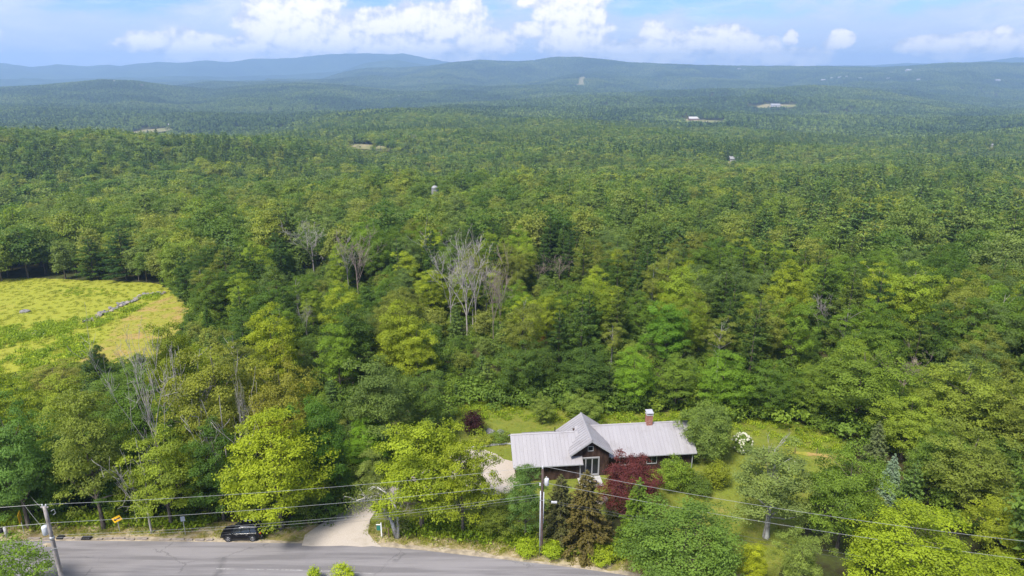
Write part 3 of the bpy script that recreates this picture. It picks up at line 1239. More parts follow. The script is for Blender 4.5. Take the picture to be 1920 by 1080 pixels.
LOD1 = lod_set('wood_near_kinds', 6, 3, 5200, .46, 1000, 10)
LOD2 = lod_set('wood_middle_kinds', 6, 3, 1500, .85, 2000, 5)
LOD3 = lod_set('wood_back_kinds', 4, 3, 420, 1.5, 3000, 0) if False else lod_set('wood_back_kinds', 4, 3, 460, 1.45, 3000, 2)


def tile_set(n, size=44.0):
    c = bpy.data.collections.new('far_canopy_kinds')
    for k in range(n):
        rng = np.random.default_rng(4000+k)
        Vs, Fs, ts, o = [], [], [], 0
        g = int(size/6.6)
        for i in range(g):
            for j in range(g):
                cx = (i+.5+rng.uniform(-.45, .45))*size/g-size/2
                cy_ = (j+.5+rng.uniform(-.45, .45))*size/g-size/2
                ht = rng.uniform(10, 16)
                con = rng.random() < .25
                r_ = rng.uniform(2.3, 5.2)*(.75 if con else 1)
                nl = 42
                d = unit(rng.normal(size=(nl, 3))+np.array([0, 0, .35]))
                if con:
                    f = rng.random(nl)**.7
                    P = np.stack([d[:, 0]*r_*(1-f*.9), d[:, 1]*r_*(1-f*.9), ht*(.35+.7*f)], 1)
                else:
                    P = d*np.array([r_, r_, ht*.33])*rng.uniform(.75, 1.05, (nl, 1))+np.array([0, 0, ht*.68])
                P = P+np.array([cx, cy_, 0])
                N = unit(d+np.array([0, 0, .5])+rng.normal(size=(nl, 3))*.35)
                V = leaf_quads(P, N, 2.3, rng, slim=.85, fold=.3)
                Vs.append(V)
                ts.append(np.clip(np.full(len(V), rng.uniform(0, 1))+(-.25 if con else .05), 0, 1))
        V = np.concatenate(Vs)
        F = np.arange(len(V)).reshape(-1, 4)
        me = mesh_np('far_canopy', V, F, [M['leaf_far']], tint=np.concatenate(ts))
        c.objects.link(bpy.data.objects.new('far_canopy_%02d' % k, me))
    return c


TILES = tile_set(5)


def scatter(name, P, rot, scl, pick, coll, label, kind='stuff'):
    me = bpy.data.meshes.new(name)
    n = len(P)
    me.vertices.add(n)
    me.vertices.foreach_set('co', np.asarray(P, np.float32).ravel())
    a = me.attributes.new('spin', 'FLOAT_VECTOR', 'POINT')
    a.data.foreach_set('vector', np.asarray(rot, np.float32).ravel())
    a = me.attributes.new('grow', 'FLOAT_VECTOR', 'POINT')
    a.data.foreach_set('vector', np.asarray(scl, np.float32).ravel())
    a = me.attributes.new('pick', 'INT', 'POINT')
    a.data.foreach_set('value', np.asarray(pick, np.int32))
    o = put(name, me)
    tag(o, label, None, kind=kind)
    ng = bpy.data.node_groups.new(name, 'GeometryNodeTree')
    ng.interface.new_socket('Geometry', in_out='INPUT', socket_type='NodeSocketGeometry')
    ng.interface.new_socket('Geometry', in_out='OUTPUT', socket_type='NodeSocketGeometry')
    N, L = ng.nodes, ng.links
    gi, go = N.new('NodeGroupInput'), N.new('NodeGroupOutput')
    ci = N.new('GeometryNodeCollectionInfo')
    ci.inputs['Collection'].default_value = coll
    ci.inputs['Separate Children'].default_value = True
    ci.inputs['Reset Children'].default_value = True
    ip = N.new('GeometryNodeInstanceOnPoints')
    def na(nm, dt):
        q = N.new('GeometryNodeInputNamedAttribute')
        q.data_type = dt
        q.inputs['Name'].default_value = nm
        return [s for s in q.outputs if s.enabled and s.name == 'Attribute'][0]
    L.new(gi.outputs[0], ip.inputs['Points'])
    L.new(ci.outputs[0], ip.inputs['Instance'])
    ip.inputs['Pick Instance'].default_value = True
    L.new(na('pick', 'INT'), ip.inputs['Instance Index'])
    L.new(na('spin', 'FLOAT_VECTOR'), ip.inputs['Rotation'])
    L.new(na('grow', 'FLOAT_VECTOR'), ip.inputs['Scale'])
    L.new(ip.outputs[0], go.inputs[0])
    md = o.modifiers.new('scatter', 'NODES')
    md.node_group = ng
    return o


# ------------------------------------------------------------------ single trees
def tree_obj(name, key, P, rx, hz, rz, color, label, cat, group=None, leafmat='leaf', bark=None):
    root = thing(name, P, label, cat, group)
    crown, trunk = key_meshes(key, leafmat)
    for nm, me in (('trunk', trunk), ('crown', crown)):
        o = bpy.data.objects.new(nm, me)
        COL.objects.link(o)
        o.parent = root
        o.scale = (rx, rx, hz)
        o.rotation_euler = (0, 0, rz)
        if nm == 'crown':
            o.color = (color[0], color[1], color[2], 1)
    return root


NOM = {'maple_a': (5.0, 14), 'maple_b': (4.6, 14), 'maple_c': (5.2, 13.5), 'ash_a': (5.0, 14.5), 'ash_b': (4.2, 15.5), 'oak_a': (5.6, 13),
       'aspen_a': (3.3, 15), 'sparse_a': (4.0, 14.5), 'pine_a': (4.2, 17), 'pine_b': (3.8, 16), 'pine_c': (3.6, 17.5), 'spruce_a': (3.0, 13), 'spruce_b': (2.2, 10)}


def hero(name, key, bx, by, top, width, color, label, cat='tree', group=None, rz=None, own=None):
    """tree standing at ground pixel (bx,by), its top at pixel row 'top', crown 'width' pixels wide"""
    P = at(bx, by)
    d = pdir(bx, top)
    hd = math.hypot(d[0], d[1])
    D = math.hypot(P.x, P.y)
    # the crown's top is seen above the trunk, crown radius pulls the visible edge a little
    zt = CAMH + d[2]/hd*D
    h = zt-P.z
    dep = P.y*CP-(P.z+h*.6-CAMH)*SP
    r = width/FOC*dep/2
    nr, nh = NOM[key]
    HEROES.append((P.x, P.y, r, bx, top, by, width))
    return tree_obj(name, key, P, r/nr/1.12, h/nh/1.03, random.uniform(0, 6) if rz is None else rz, color, label, cat, group)


HEROES = []
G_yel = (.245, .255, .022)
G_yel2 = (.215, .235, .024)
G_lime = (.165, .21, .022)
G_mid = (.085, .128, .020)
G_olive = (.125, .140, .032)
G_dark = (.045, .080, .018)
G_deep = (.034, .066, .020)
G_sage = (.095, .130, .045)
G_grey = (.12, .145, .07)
HL = [
    # left roadside, front row
    ('maple_tree', 'maple_a', 528, 992, 783, 205, (.180, .212, .017), 'rounded yellow green maple standing right behind the parked black car'),
    ('maple_tree', 'maple_b', 612, 955, 735, 116, (.060, .115, .022), 'dense deep green maple beside the driveway, behind the yellow green maple', ),
    ('maple_tree', 'maple_c', 322, 988, 795, 165, (.15, .185, .028), 'open tiered tree with bare grey limbs above the middle of the left verge'),
    ('ash_tree', 'ash_b', 195, 992, 705, 150, (.125, .150, .036), 'tall olive green tree with a long bare trunk behind the yellow arrow sign'),
    ('maple_tree', 'oak_a', 55, 990, 745, 190, (.080, .140, .040), 'broad mid green tree behind the left utility pole'),
    ('maple_tree', 'maple_a', -70, 985, 690, 190, (.085, .140, .030), 'green tree cut by the left picture edge above the mailbox'),
    ('oak_tree', 'oak_a', 430, 900, 640, 230, (.135, .145, .030), 'wide olive crowned tree with pale limbs in the middle of the left wood'),
    ('oak_tree', 'oak_a', 545, 905, 665, 170, (.155, .150, .032), 'golden olive tree above the yellow green maple by the driveway'),
    ('maple_tree', 'maple_b', 345, 815, 592, 112, (.130, .155, .022), 'round dark olive tree at the lower right corner of the meadow'),
    ('maple_tree', 'maple_a', 520, 740, 583, 112, (.175, .20, .018), 'rounded yellow green tree right of the meadow in the second row'),
    ('ash_tree', 'ash_a', 260, 900, 715, 150, (.075, .125, .026), 'mid green tree below the meadow between the olive crowns'),
    ('ash_tree', 'ash_b', 140, 860, 690, 120, (.16, .19, .028), 'light green tree below the meadow behind the left wood front row'),
    ('maple_tree', 'maple_c', 30, 860, 680, 130, (.17, .205, .022), 'bright green tree below the weedy corner of the meadow at left'),
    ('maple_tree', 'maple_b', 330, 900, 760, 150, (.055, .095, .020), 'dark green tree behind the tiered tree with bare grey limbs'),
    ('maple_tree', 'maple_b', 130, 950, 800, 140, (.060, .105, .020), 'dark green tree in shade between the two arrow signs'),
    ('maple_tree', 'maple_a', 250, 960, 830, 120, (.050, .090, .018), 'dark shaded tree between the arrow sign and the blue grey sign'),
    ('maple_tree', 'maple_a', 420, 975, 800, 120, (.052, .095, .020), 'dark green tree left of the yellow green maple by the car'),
    ('bush_tree', 'oak_a', 110, 745, 680, 120, (.165, .165, .05), 'low tan olive shrub tree on the lower edge of the meadow'),
    ('bush_tree', 'maple_b', 193, 728, 640, 40, (.045, .080, .022), 'small dark upright tree standing against the dry meadow track'),
    ('maple_tree', 'maple_c', 250, 770, 685, 120, (.080, .125, .026), 'low spreading green tree under the dry meadow track'),
    ('cypress_like_tree', 'spruce_b', 395, 640, 570, 42, (.055, .105, .022), 'narrow dark green tree at the right end of the meadow'),
    ('maple_tree', 'maple_b', 720, 860, 665, 150, (.085, .120, .040), 'grey green spreading tree above the driveway bend'),
    ('maple_tree', 'ash_a', 800, 830, 690, 110, (.075, .115, .030), 'dark sage tree left of the small purple tree'),
    ('maple_tree', 'maple_a', 690, 880, 790, 90, (.11, .19, .022), 'fresh green tree low behind the driveway, left of the tall yellow green maple'),
    ('maple_tree', 'ash_b', 640, 745, 600, 80, (.12, .18, .026), 'slim light green tree in the wood above the driveway'),
    ('maple_tree', 'maple_c', 785, 735, 605, 90, (.19, .22, .026), 'bright yellow green tree at the edge of the small clearing'),
    # driveway island
    ('maple_tree', 'maple_b', 792, 992, 778, 182, (.172, .208, .019), 'tall lime yellow maple on the grass island left of the house'),
    ('maple_tree', 'maple_c', 868, 1003, 798, 142, (.165, .192, .019), 'loose yellow green tree touching the right side of the tall lime maple'),
    ('ash_tree', 'ash_b', 706, 965, 835, 70, (.135, .165, .055), 'slender grey green tree on the driveway bend, left of the lime maple'),
    ('bush_tree', 'oak_a', 935, 1005, 930, 110, (.10, .125, .025), 'low tangled green bush under the lime maple by the road'),
    # around the pole
    ('maple_tree', 'ash_b', 985, 1010, 866, 90, (.075, .125, .040), 'blue green slender tree in front of the left wing of the house'),
    ('maple_tree', 'maple_a', 1275, 1115, 962, 240, (.082, .130, .032), 'large round grey green tree at the bottom edge, right of the road end'),
    ('birch_tree', 'aspen_a', 1436, 1008, 820, 168, (.115, .145, .060), 'white trunked birch on the right lawn crossed by the wires'),
    ('maple_tree', 'maple_c', 1568, 1035, 838, 165, (.095, .140, .026), 'wide green tree right of the white birch'),
    ('maple_tree', 'maple_a', 1690, 1130, 955, 235, (.160, .200, .017), 'large vivid yellow green maple at the bottom right'),
    ('maple_tree', 'maple_c', 1880, 1060, 925, 150, (.19, .215, .026), 'yellow green tree with grey limbs at the right edge above the road'),
    ('maple_tree', 'maple_b', 1870, 1160, 1040, 160, (.17, .21, .022), 'top of a lime tree at the bottom right corner'),
    ('maple_tree', 'ash_a', 1490, 1130, 985, 110, (.13, .165, .050), 'grey green sapling at the bottom edge left of the vivid yellow green maple'),
    ('bush_tree', 'maple_b', 1405, 1110, 1010, 60, (.23, .25, .02), 'small lime shrub between the two large bottom trees'),
    ('maple_tree', 'oak_a', 1800, 960, 795, 200, (.120, .145, .034), 'broad olive tree in the right wood behind the lower wires'),
    ('maple_tree', 'maple_b', 1740, 940, 800, 110, (.090, .135, .028), 'green tree right of the small blue spruce'),
    ('maple_tree', 'oak_a', 1600, 800, 640, 210, (.10, .14, .025), 'broad spreading tree at the right end of the back lawn'),
    ('maple_tree', 'oak_a', 1790, 830, 675, 210, (.135, .165, .032), 'wide light olive tree in the right wood level with the house roof'),
    ('maple_tree', 'oak_a', 1905, 880, 700, 180, (.13, .150, .034), 'olive tree at the right edge level with the house'),
    ('maple_tree', 'maple_c', 1690, 860, 735, 130, (.15, .19, .03), 'light green tree above the small blue spruce'),
    # behind the lawn
    ('apple_tree', 'oak_a', 1017, 795, 742, 52, (.135, .170, .050), 'small round fruit tree on the back lawn, left of the roof peak'),
    ('apple_tree', 'oak_a', 1092, 790, 738, 86, (.125, .165, .045), 'wider fruit tree on the back lawn right behind the roof peak'),
    ('maple_tree', 'maple_c', 985, 752, 640, 110, (.055, .090, .022), 'dark leafy tree behind the back lawn at its left end'),
    ('maple_tree', 'maple_b', 1095, 760, 650, 110, (.050, .085, .022), 'dark leafy tree behind the wider fruit tree'),
    ('maple_tree', 'maple_a', 1185, 765, 655, 90, (.11, .18, .022), 'bright green tree behind the lawn, left of the chimney'),
    ('maple_tree', 'ash_b', 1265, 770, 660, 90, (.10, .145, .026), 'green tree behind the lawn, right of the chimney'),
    ('maple_tree', 'maple_a', 1350, 775, 665, 110, (.10, .165, .022), 'fresh green tree behind the large round shrub'),
    ('maple_tree', 'maple_c', 1440, 785, 672, 100, (.07, .115, .022), 'green tree behind the back lawn, left of the broad spreading tree'),
    ('maple_tree', 'ash_b', 1515, 792, 680, 90, (.095, .135, .024), 'green tree hanging over the right end of the back lawn'),
    ('maple_tree', 'maple_b', 1245, 690, 560, 90, (.085, .16, .022), 'tall fresh green tree in the second row behind the lawn'),
]
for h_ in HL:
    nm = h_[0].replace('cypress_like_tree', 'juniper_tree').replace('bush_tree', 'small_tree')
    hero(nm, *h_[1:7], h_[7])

# large maples beyond the strip meadow in the upper right wood
for bx_, top_, w_, c_ in ((1515, 378, 78, G_dark), (1572, 384, 56, G_mid), (1628, 392, 62, (.15, .165, .02)), (1690, 398, 56, G_mid), (1748, 402, 60, G_olive), (1812, 404, 66, G_dark), (1868, 400, 74, (.13, .15, .02)), (1925, 404, 70, G_dark)):
    k_ = {1515: 'large dark maple at the left end', 1572: 'mid green maple second from the left end', 1628: 'yellow green maple third from the left end', 1690: 'mid green maple fourth from the left end', 1748: 'olive maple fifth from the left end', 1812: 'dark maple sixth from the left end', 1868: 'light topped maple next to the right end', 1925: 'dark maple at the right end'}[bx_]
    hero('maple_tree', 'maple_a', bx_, 438+(bx_-1515)*.055, top_, w_, c_, k_ + ' of the upper right tree line')
# conifers close by
hero('spruce_tree', 'spruce_a', 1096, 1022, 880, 142, (.105, .085, .038), 'browning spruce with a rusty top right of the wire pole')
hero('spruce_tree', 'spruce_a', 1050, 1012, 888, 112, (.085, .085, .045), 'thin grey brown spruce directly right of the wire pole')
hero('cedar_tree', 'spruce_a', 1192, 1030, 893, 105, (.095, .145, .022), 'pointed green conifer in front of the purple maple')
hero('spruce_tree', 'spruce_b', 1662, 940, 846, 58, (.19, .25, .27), 'small pale blue spruce in the right wood')
hero('spruce_tree', 'spruce_a', 1635, 872, 785, 66, (.13, .155, .10), 'grey green spruce at the right end of the lawn above the blue spruce')
hero('pine_tree', 'pine_a', 238, 524, 420, 90, (.038, .075, .026), 'dark layered pine at the top edge of the meadow')
hero('pine_tree', 'pine_b', 178, 524, 440, 70, (.060, .10, .026), 'green pine left of the dark layered pine above the meadow')

# ------------------------------------------------------------------ purple trees and garden shrubs
def bush_mesh(name, seed, nl, Rr, h, size, mat, shape='round', ncl=40):
    if nl >= 5000:
        ncl = 95
    V, F, tn, C = broad(seed, nl, ncl, Rr, h*.02, h, size, shape, .8, .24, .06, 8, 0)
    return mesh_np(name, V, F, [mat], tint=tn), C


def shrub(name, bx, by, top, width, color, label, cat='shrub', seed=1, leaf=.17, nl=7000, group=None, mat='leaf', blossoms=None):
    P = at(bx, by)
    d = pdir(bx, top)
    h = CAMH+d[2]/math.hypot(d[0], d[1])*math.hypot(P.x, P.y)-P.z
    r = width/FOC*(P.y*CP-(P.z-CAMH)*SP)/2
    root = thing(name, P, label, cat, group)
    me, C = bush_mesh('crown', seed, nl, r/1.1, h, leaf, M[mat])
    o = put('crown', me, root)
    o.color = (*color, 1)
    W, G = np_tubes(wood_paths(seed, h*.8, r, C, .07, 14, .08, multi=3), 5)
    put('stem', mesh_np('stem', W, G, [M['bark']], smooth=True), root)
    HEROES.append((P.x, P.y, r, bx, top, by, width))
    if blossoms:
        rng = np.random.default_rng(seed)
        b = MB()
        for _ in range(blossoms):
            dd = unit(rng.normal(size=(1, 3))+np.array([0, -.4, .7]))[0]
            c = Vector((dd[0]*r*.98, dd[1]*r*.98, h*.5+dd[2]*h*.48))
            s = rng.uniform(.10, .19)
            b.lathe([(s*.3, -s*.8), (s*.9, -s*.3), (s, .1*s), (s*.6, s*.7), (s*.1, s)], c, 7)
        tag(b.build('blossom', M['blossom'], root, smooth=True), 'white flower heads', None, kind='stuff')
    return root


M['blossom'] = simple('white_blossom', (.46, .45, .34), .8, 0, .2, .1)
shrub('japanese_maple', 1178, 958, 858, 120, (.088, .022, .034), 'wide purple red Japanese maple in front of the house', 'tree', 11, .15, 30000)
shrub('purple_maple', 889, 815, 771, 40, (.030, .009, .016), 'small dark purple tree on the edge of the back lawn', 'tree', 12, .17, 5000)
shrub('round_shrub', 1320, 862, 760, 104, (.110, .150, .048), 'large round grey green shrub at the right end of the house', 'shrub', 13, .17, 26000)
shrub('hydrangea', 1390, 847, 813, 38, (.12, .17, .05), 'hydrangea with cream white flowers right of the round shrub', 'shrub', 14, .14, 5000, blossoms=75)
shrub('leafy_shrub', 1262, 918, 862, 66, (.115, .165, .026), 'tall fresh green shrub between the purple maple and the house corner', 'shrub', 15, .17, 7000)
shrub('leafy_shrub', 1306, 925, 897, 62, (.070, .105, .026), 'low dark spreading shrub on the lawn beside the house corner', 'shrub', 16, .15, 5000)
shrub('leafy_shrub', 1342, 912, 868, 52, (.145, .165, .022), 'olive yellow shrub on the right lawn under the hydrangea', 'shrub', 17, .16, 5000)
shrub('leafy_shrub', 1140, 870, 838, 44, (.11, .18, .035), 'feathery light green shrub against the house wall, left of the purple maple', 'shrub', 18, .15, 3500)
shrub('leafy_shrub', 1150, 965, 946, 46, (.075, .085, .045), 'flat dark shrub beside the stones on the front lawn', 'shrub', 19, .14, 2500)
shrub('leafy_shrub', 905, 832, 818, 40, (.19, .21, .04), 'low yellow green shrub by the pale walk', 'shrub', 20, .14, 2200)
shrub('leafy_shrub', 938, 828, 812, 44, (.10, .145, .035), 'low green shrub beside the left end of the house', 'shrub', 21, .14, 2200)
shrub('leafy_shrub', 1128, 1052, 1028, 50, (.19, .23, .02), 'bright green fern clump at the road edge right of the browning spruce', 'shrub', 22, .15, 3000)
shrub('leafy_shrub', 1035, 1044, 1018, 40, (.20, .25, .02), 'bright green fern clump at the foot of the wire pole, right side', 'shrub', 23, .14, 2600)
shrub('leafy_shrub', 988, 1040, 1017, 48, (.20, .25, .02), 'bright green fern clump left of the foot of the wire pole', 'shrub', 24, .14, 2600)
shrub('leafy_shrub', 10, 1155, 1018, 190, (.105, .165, .022), 'large green bush filling the bottom left corner', 'shrub', 25, .2, 15000)
shrub('leafy_shrub', 590, 1092, 1064, 20, (.22, .27, .02), 'narrow bright shoot rising from the bottom edge over the road', 'shrub', 26, .14, 1200)
shrub('leafy_shrub', 642, 1098, 1060, 46, (.24, .28, .02), 'round yellow green bush top at the bottom edge of the road', 'shrub', 27, .14, 2800)

# ------------------------------------------------------------------ bare and dead trees
DCOL = {'pale': 'bark_pale', 'warm': 'bark_warm'}
DMESH = {}


def dead(bx, by, top, width, var, tone, label, name='dead_tree', rz=0.0):
    P = at(bx, by)
    d = pdir(bx, top)
    h = CAMH+d[2]/math.hypot(d[0], d[1])*math.hypot(P.x, P.y)-P.z
    r = width/FOC*(P.y*CP-(P.z+h*.5-CAMH)*SP)/2
    nh, nr = [14, 14, 11, 13][var], [3.6, 4.6, 4.6, 3.0][var]
    root = thing(name, P, label, 'dead tree')
    k = (var, tone)
    if k not in DMESH:
        DMESH[k] = []
        for i, g in enumerate(DEADP[var]):
            W, G = np_tubes(g, 5 if i == 0 else 4)
            DMESH[k].append(mesh_np('trunk' if i == 0 else 'limb', W, G, [M[DCOL[tone]]], smooth=True))
    for i, me in enumerate(DMESH[k]):
        o = put('trunk' if i == 0 else 'limb', me, root)
        o.scale = (r/nr, r/nr, h/nh)
        o.rotation_euler = (0, 0, rz)
    HEROES.append((P.x, P.y, r*.5, bx, top, by+(by-top)*.22, width*.8))
    return root


dead(876, 640, 490, 82, 0, 'pale', 'tallest white bare tree in the middle of the wood, two stems wide', rz=.6)
dead(893, 628, 496, 60, 3, 'pale', 'white bare tree right against the tallest bare tree', rz=2.1)
dead(846, 618, 502, 56, 0, 'pale', 'white bare tree just left of the tallest bare tree', rz=4.0)
dead(925, 655, 512, 50, 1, 'warm', 'brownish bare tree right of the white bare trees', rz=1.0)
dead(938, 650, 516, 50, 3, 'warm', 'second brownish bare tree right of the white bare trees', rz=3.0)
dead(672, 560, 458, 70, 1, 'warm', 'brown twiggy bare tree below the rusty crown', rz=.3)
dead(655, 556, 470, 40, 3, 'pale', 'thin pale bare tree left of the brown twiggy one', rz=1.3)
dead(590, 520, 440, 60, 0, 'pale', 'pale forked bare tree in the wood right of the meadow', rz=2.3)
dead(1010, 540, 498, 42, 1, 'warm', 'low reddish brown bare crown right of the brownish bare trees', rz=2)
dead(1048, 535, 490, 42, 1, 'warm', 'second reddish brown bare crown towards the centre of the wood', rz=5)
dead(1538, 655, 575, 46, 0, 'pale', 'bare upright tree in the right wood above the back lawn', rz=2.9)
dead(1710, 615, 575, 60, 1, 'warm', 'bare crown in the far right wood', rz=.9)
dead(1222, 655, 605, 42, 2, 'warm', 'small reddish bare tree behind the lawn above the chimney', rz=.9)
dead(1690, 750, 680, 90, 1, 'warm', 'bare twiggy tree in front of the wide light olive tree', rz=1.9)
dead(1210, 455, 428, 26, 2, 'pale', 'small pale bare top in the upper right wood', rz=.2)
dead(1468, 420, 376, 20, 3, 'pale', 'small bare tree standing before the far yellow green crowns', rz=.2)
dead(318, 962, 703, 84, 0, 'pale', 'bare pale branches rising above the tiered tree at left', rz=1.1)
dead(440, 958, 728, 85, 2, 'pale', 'twisted bare white snag left of the golden olive tree', rz=2.2)
dead(360, 880, 640, 90, 2, 'pale', 'leaning bare grey snag below the end of the meadow', rz=.7)
dead(478, 955, 735, 30, 3, 'pale', 'thin bare grey trunk right of the twisted snag', rz=.7)
dead(285, 1000, 808, 80, 2, 'pale', 'bare grey lower limbs left of the tiered tree', rz=3.2)
dead(578, 648, 580, 30, 1, 'pale', 'slim pale bare tree right of the yellow green second row tree', rz=3.2)
dead(742, 1005, 905, 70, 2, 'pale', 'white leaning bare birch beside the driveway sign', 'birch_tree', rz=2.6)

# sagging white birch limbs (living) by the driveway: a few curved stems
def curved_birch():
    P = at(744, 1010)
    root = thing('birch_tree', P, 'curved white birch stems with thin grey foliage by the driveway mouth', 'tree')
    st = [[(0, 0, -.2), (-.25, .1, 1.6), (-.8, .1, 3.2), (-1.9, .2, 4.6), (-3.1, .2, 5.2), (-4.2, .1, 4.9)],
          [(.1, 0, -.2), (.25, 0, 2.0), (.1, 0, 4.2), (-.8, 0, 5.9), (-1.8, 0, 6.7)],
          [(-.1, .1, -.2), (-.5, .1, 2.2), (-1.2, .3, 4.0), (-1.6, .3, 5.4)]]
    for k, s in enumerate(st):
        b = MB()
        n = len(s)
        b.tube(s, [.17*(1-i/(n-.3)) + .025 for i in range(n)], 7)
        rnd = random.Random(k)
        for i in range(2, n):
            for _ in range(3):
                p = Vector(s[i])
                q = p+Vector((rnd.uniform(-1.3, .5), rnd.uniform(-.6, .6), rnd.uniform(-.5, .7)))
                b.tube([p, p.lerp(q, .5)+Vector((0, 0, .15)), q, q+Vector((rnd.uniform(-.2, .2), 0, -.5))], [.035, .028, .018, .01], 4)
        b.build('stem', M['bark_white'], root, smooth=True)
    rng = np.random.default_rng(3)
    C = np.array([[-2.6, .2, 4.8], [-3.6, .2, 4.4], [-1.4, .1, 5.4], [-1.9, 0, 6.2], [.4, 0, 2.8], [.7, .1, 2.0], [-2.2, .2, 5.3], [-4.3, .1, 4.3]])
    ci = rng.integers(0, len(C), 1700)
    Pp = C[ci]+rng.normal(size=(1700, 3))*np.array([.6, .5, .65])
    Nn = unit(rng.normal(size=(1700, 3))+np.array([0, 0, .6]))
    V = leaf_quads(Pp, Nn, .17, rng)
    o = put('crown', mesh_np('crown', V, np.arange(len(V)).reshape(-1, 4), [M['leaf']], tint=np.repeat(rng.random(1700), 4)), root)
    o.color = (.14, .15, .08, 1)


curved_birch()

# pale birch limbs on the right-hand lawn birch (kept with its own trunk by a second thing just behind it)
dead(1432, 1010, 858, 60, 3, 'pale', 'white bare birch stem in front of the right lawn birch', 'birch_tree', rz=.4)
dead(1900, 1050, 960, 60, 2, 'pale', 'pale curved bare limbs at the right edge above the road', rz=2.4)

# ------------------------------------------------------------------ forest
ROADPOLY = [(p.x, p.y) for p in offs(RF, 2.6)] + [(p.x, p.y) for p in offs(RN, -14)][::-1]
CLEARINGS = [  # photo pixel polygons of distant open ground
    [(242, 251), (246, 246), (272, 242), (292, 241), (322, 236), (336, 238), (322, 243), (296, 247), (270, 248), (258, 252)],
    [(596, 272), (600, 267), (680, 270), (740, 278), (790, 283), (786, 287), (730, 284), (650, 277)],
    [(1418, 198), (1436, 194), (1500, 195), (1496, 198), (1472, 201), (1450, 200), (1424, 202)],
    [(1352, 312), (1362, 302), (1392, 302), (1380, 314)],
    [(1278, 227), (1282, 222), (1330, 224), (1370, 227), (1360, 230), (1300, 229)],
    [(1078, 158), (1088, 143), (1098, 142), (1096, 160)],
    [(1846, 280), (1852, 274), (1872, 275), (1870, 281)],
]
SMALL_CLEAR = [(905, 648), (960, 650), (945, 668), (915, 664)]
HOUSEBOX = [(955, 770), (1310, 770), (1310, 930), (955, 930)]


STRIP = [(1575, 440), (1700, 447), (1850, 456), (1960, 466), (1960, 478), (1840, 468), (1700, 456), (1590, 447)]


def open_mask(X, Y, hgt):
    """True where a tree of this height may not stand"""
    Z = H(X, Y)
    bad = inpoly(X, Y, ROADPOLY)
    bx, by = project(np.stack([X, Y, Z], 1))
    tx, ty = project(np.stack([X, Y, Z+hgt], 1))
    mx_, my = project(np.stack([X, Y, Z+hgt*.5], 1))
    rp = hgt*.26*FOC/np.maximum(np.hypot(X, Y), 1)
    D = np.hypot(X, Y)
    for poly in (FIELD_PX, LAWN_PX, DRIVE_PX, SMALL_CLEAR, HOUSEBOX):
        lim = D < 260
        bad |= lim & (inpoly(bx, by, poly) | inpoly(tx, ty, poly) | inpoly(mx_, my, poly))
        if poly is not SMALL_CLEAR:
            bad |= lim & (inpoly(mx_-rp, my, poly) | inpoly(mx_+rp, my, poly) | inpoly(tx-rp*.6, ty, poly) | inpoly(tx+rp*.6, ty, poly))
    bad |= inpoly(bx, by, STRIP) | inpoly(tx, ty, STRIP) | inpoly(mx_, my, STRIP)
    for poly in CLEARINGS:
        lim = D > 260
        bad |= lim & (inpoly(bx, by, poly) | inpoly(tx, ty, poly) | inpoly(mx_, my, poly))
    return bad


def jgrid(dmin, dmax, step, azmax, rng):
    n = int(2*dmax/step)
    xs = np.arange(-dmax*math.sin(azmax)-10, dmax*math.sin(azmax)+10, step)
    ys = np.arange(dmin*math.cos(azmax)-10, dmax, step)
    X, Y = np.meshgrid(xs, ys)
    X = X + (np.arange(len(ys)) % 2)[:, None]*step*.5
    X = X+rng.uniform(-.38, .38, X.shape)*step
    Y = Y+rng.uniform(-.38, .38, Y.shape)*step
    X, Y = X.ravel(), Y.ravel()
    D = np.hypot(X, Y)
    A = np.abs(np.arctan2(X, Y))
    k = (D >= dmin) & (D < dmax) & (A < azmax)
    return X[k], Y[k]


def vnoise(x, y, s, seed=0):
    return (np.sin(x/s+seed)*np.cos(y/s*1.3+seed*2)+.6*np.sin(x/s*2.3-y/s*1.7+seed)+.4*np.cos(x/s*4.1+y/s*3.7+seed*3))/2.0*.5+.5


AZM = R(44)
# nearest wood: single trees
X, Y = jgrid(66, 205, 6.9, R(54), RNG)
hg = 14.0*(.74+.42*vnoise(X, Y, 31, 2))*RNG.uniform(.78, 1.18, len(X))
bad = open_mask(X, Y, hg)
Zc = H(X, Y)
cxp, cyp = project(np.stack([X, Y, Zc+hg*.62], 1))
txp, typ = project(np.stack([X, Y, Zc+hg*.95], 1))
for (hx, hy, hr, hbx, htop, hby, hwd) in HEROES:
    bad |= np.hypot(X-hx, Y-hy) < max(hr*.85, 2.2)
    front = np.hypot(X, Y) < math.hypot(hx, hy)+1.0
    bad |= front & (np.abs(cxp-hbx) < hwd*.5+20) & (typ < hby-(hby-htop)*.30) & (cyp > htop-10)
# do not hide the house garden: nothing tall between it and the camera
bad |= (Y < 70) & (X < 52)
X, Y, hg = X[~bad], Y[~bad], hg[~bad]
order = np.argsort(np.hypot(X, Y)+1000*(np.abs(project(np.stack([X, Y, H(X, Y)+8], 1))[0]-960) > 1010))
X, Y, hg = X[order], Y[order], hg[order]
NMAX = 262
print('near wood candidates', len(X))

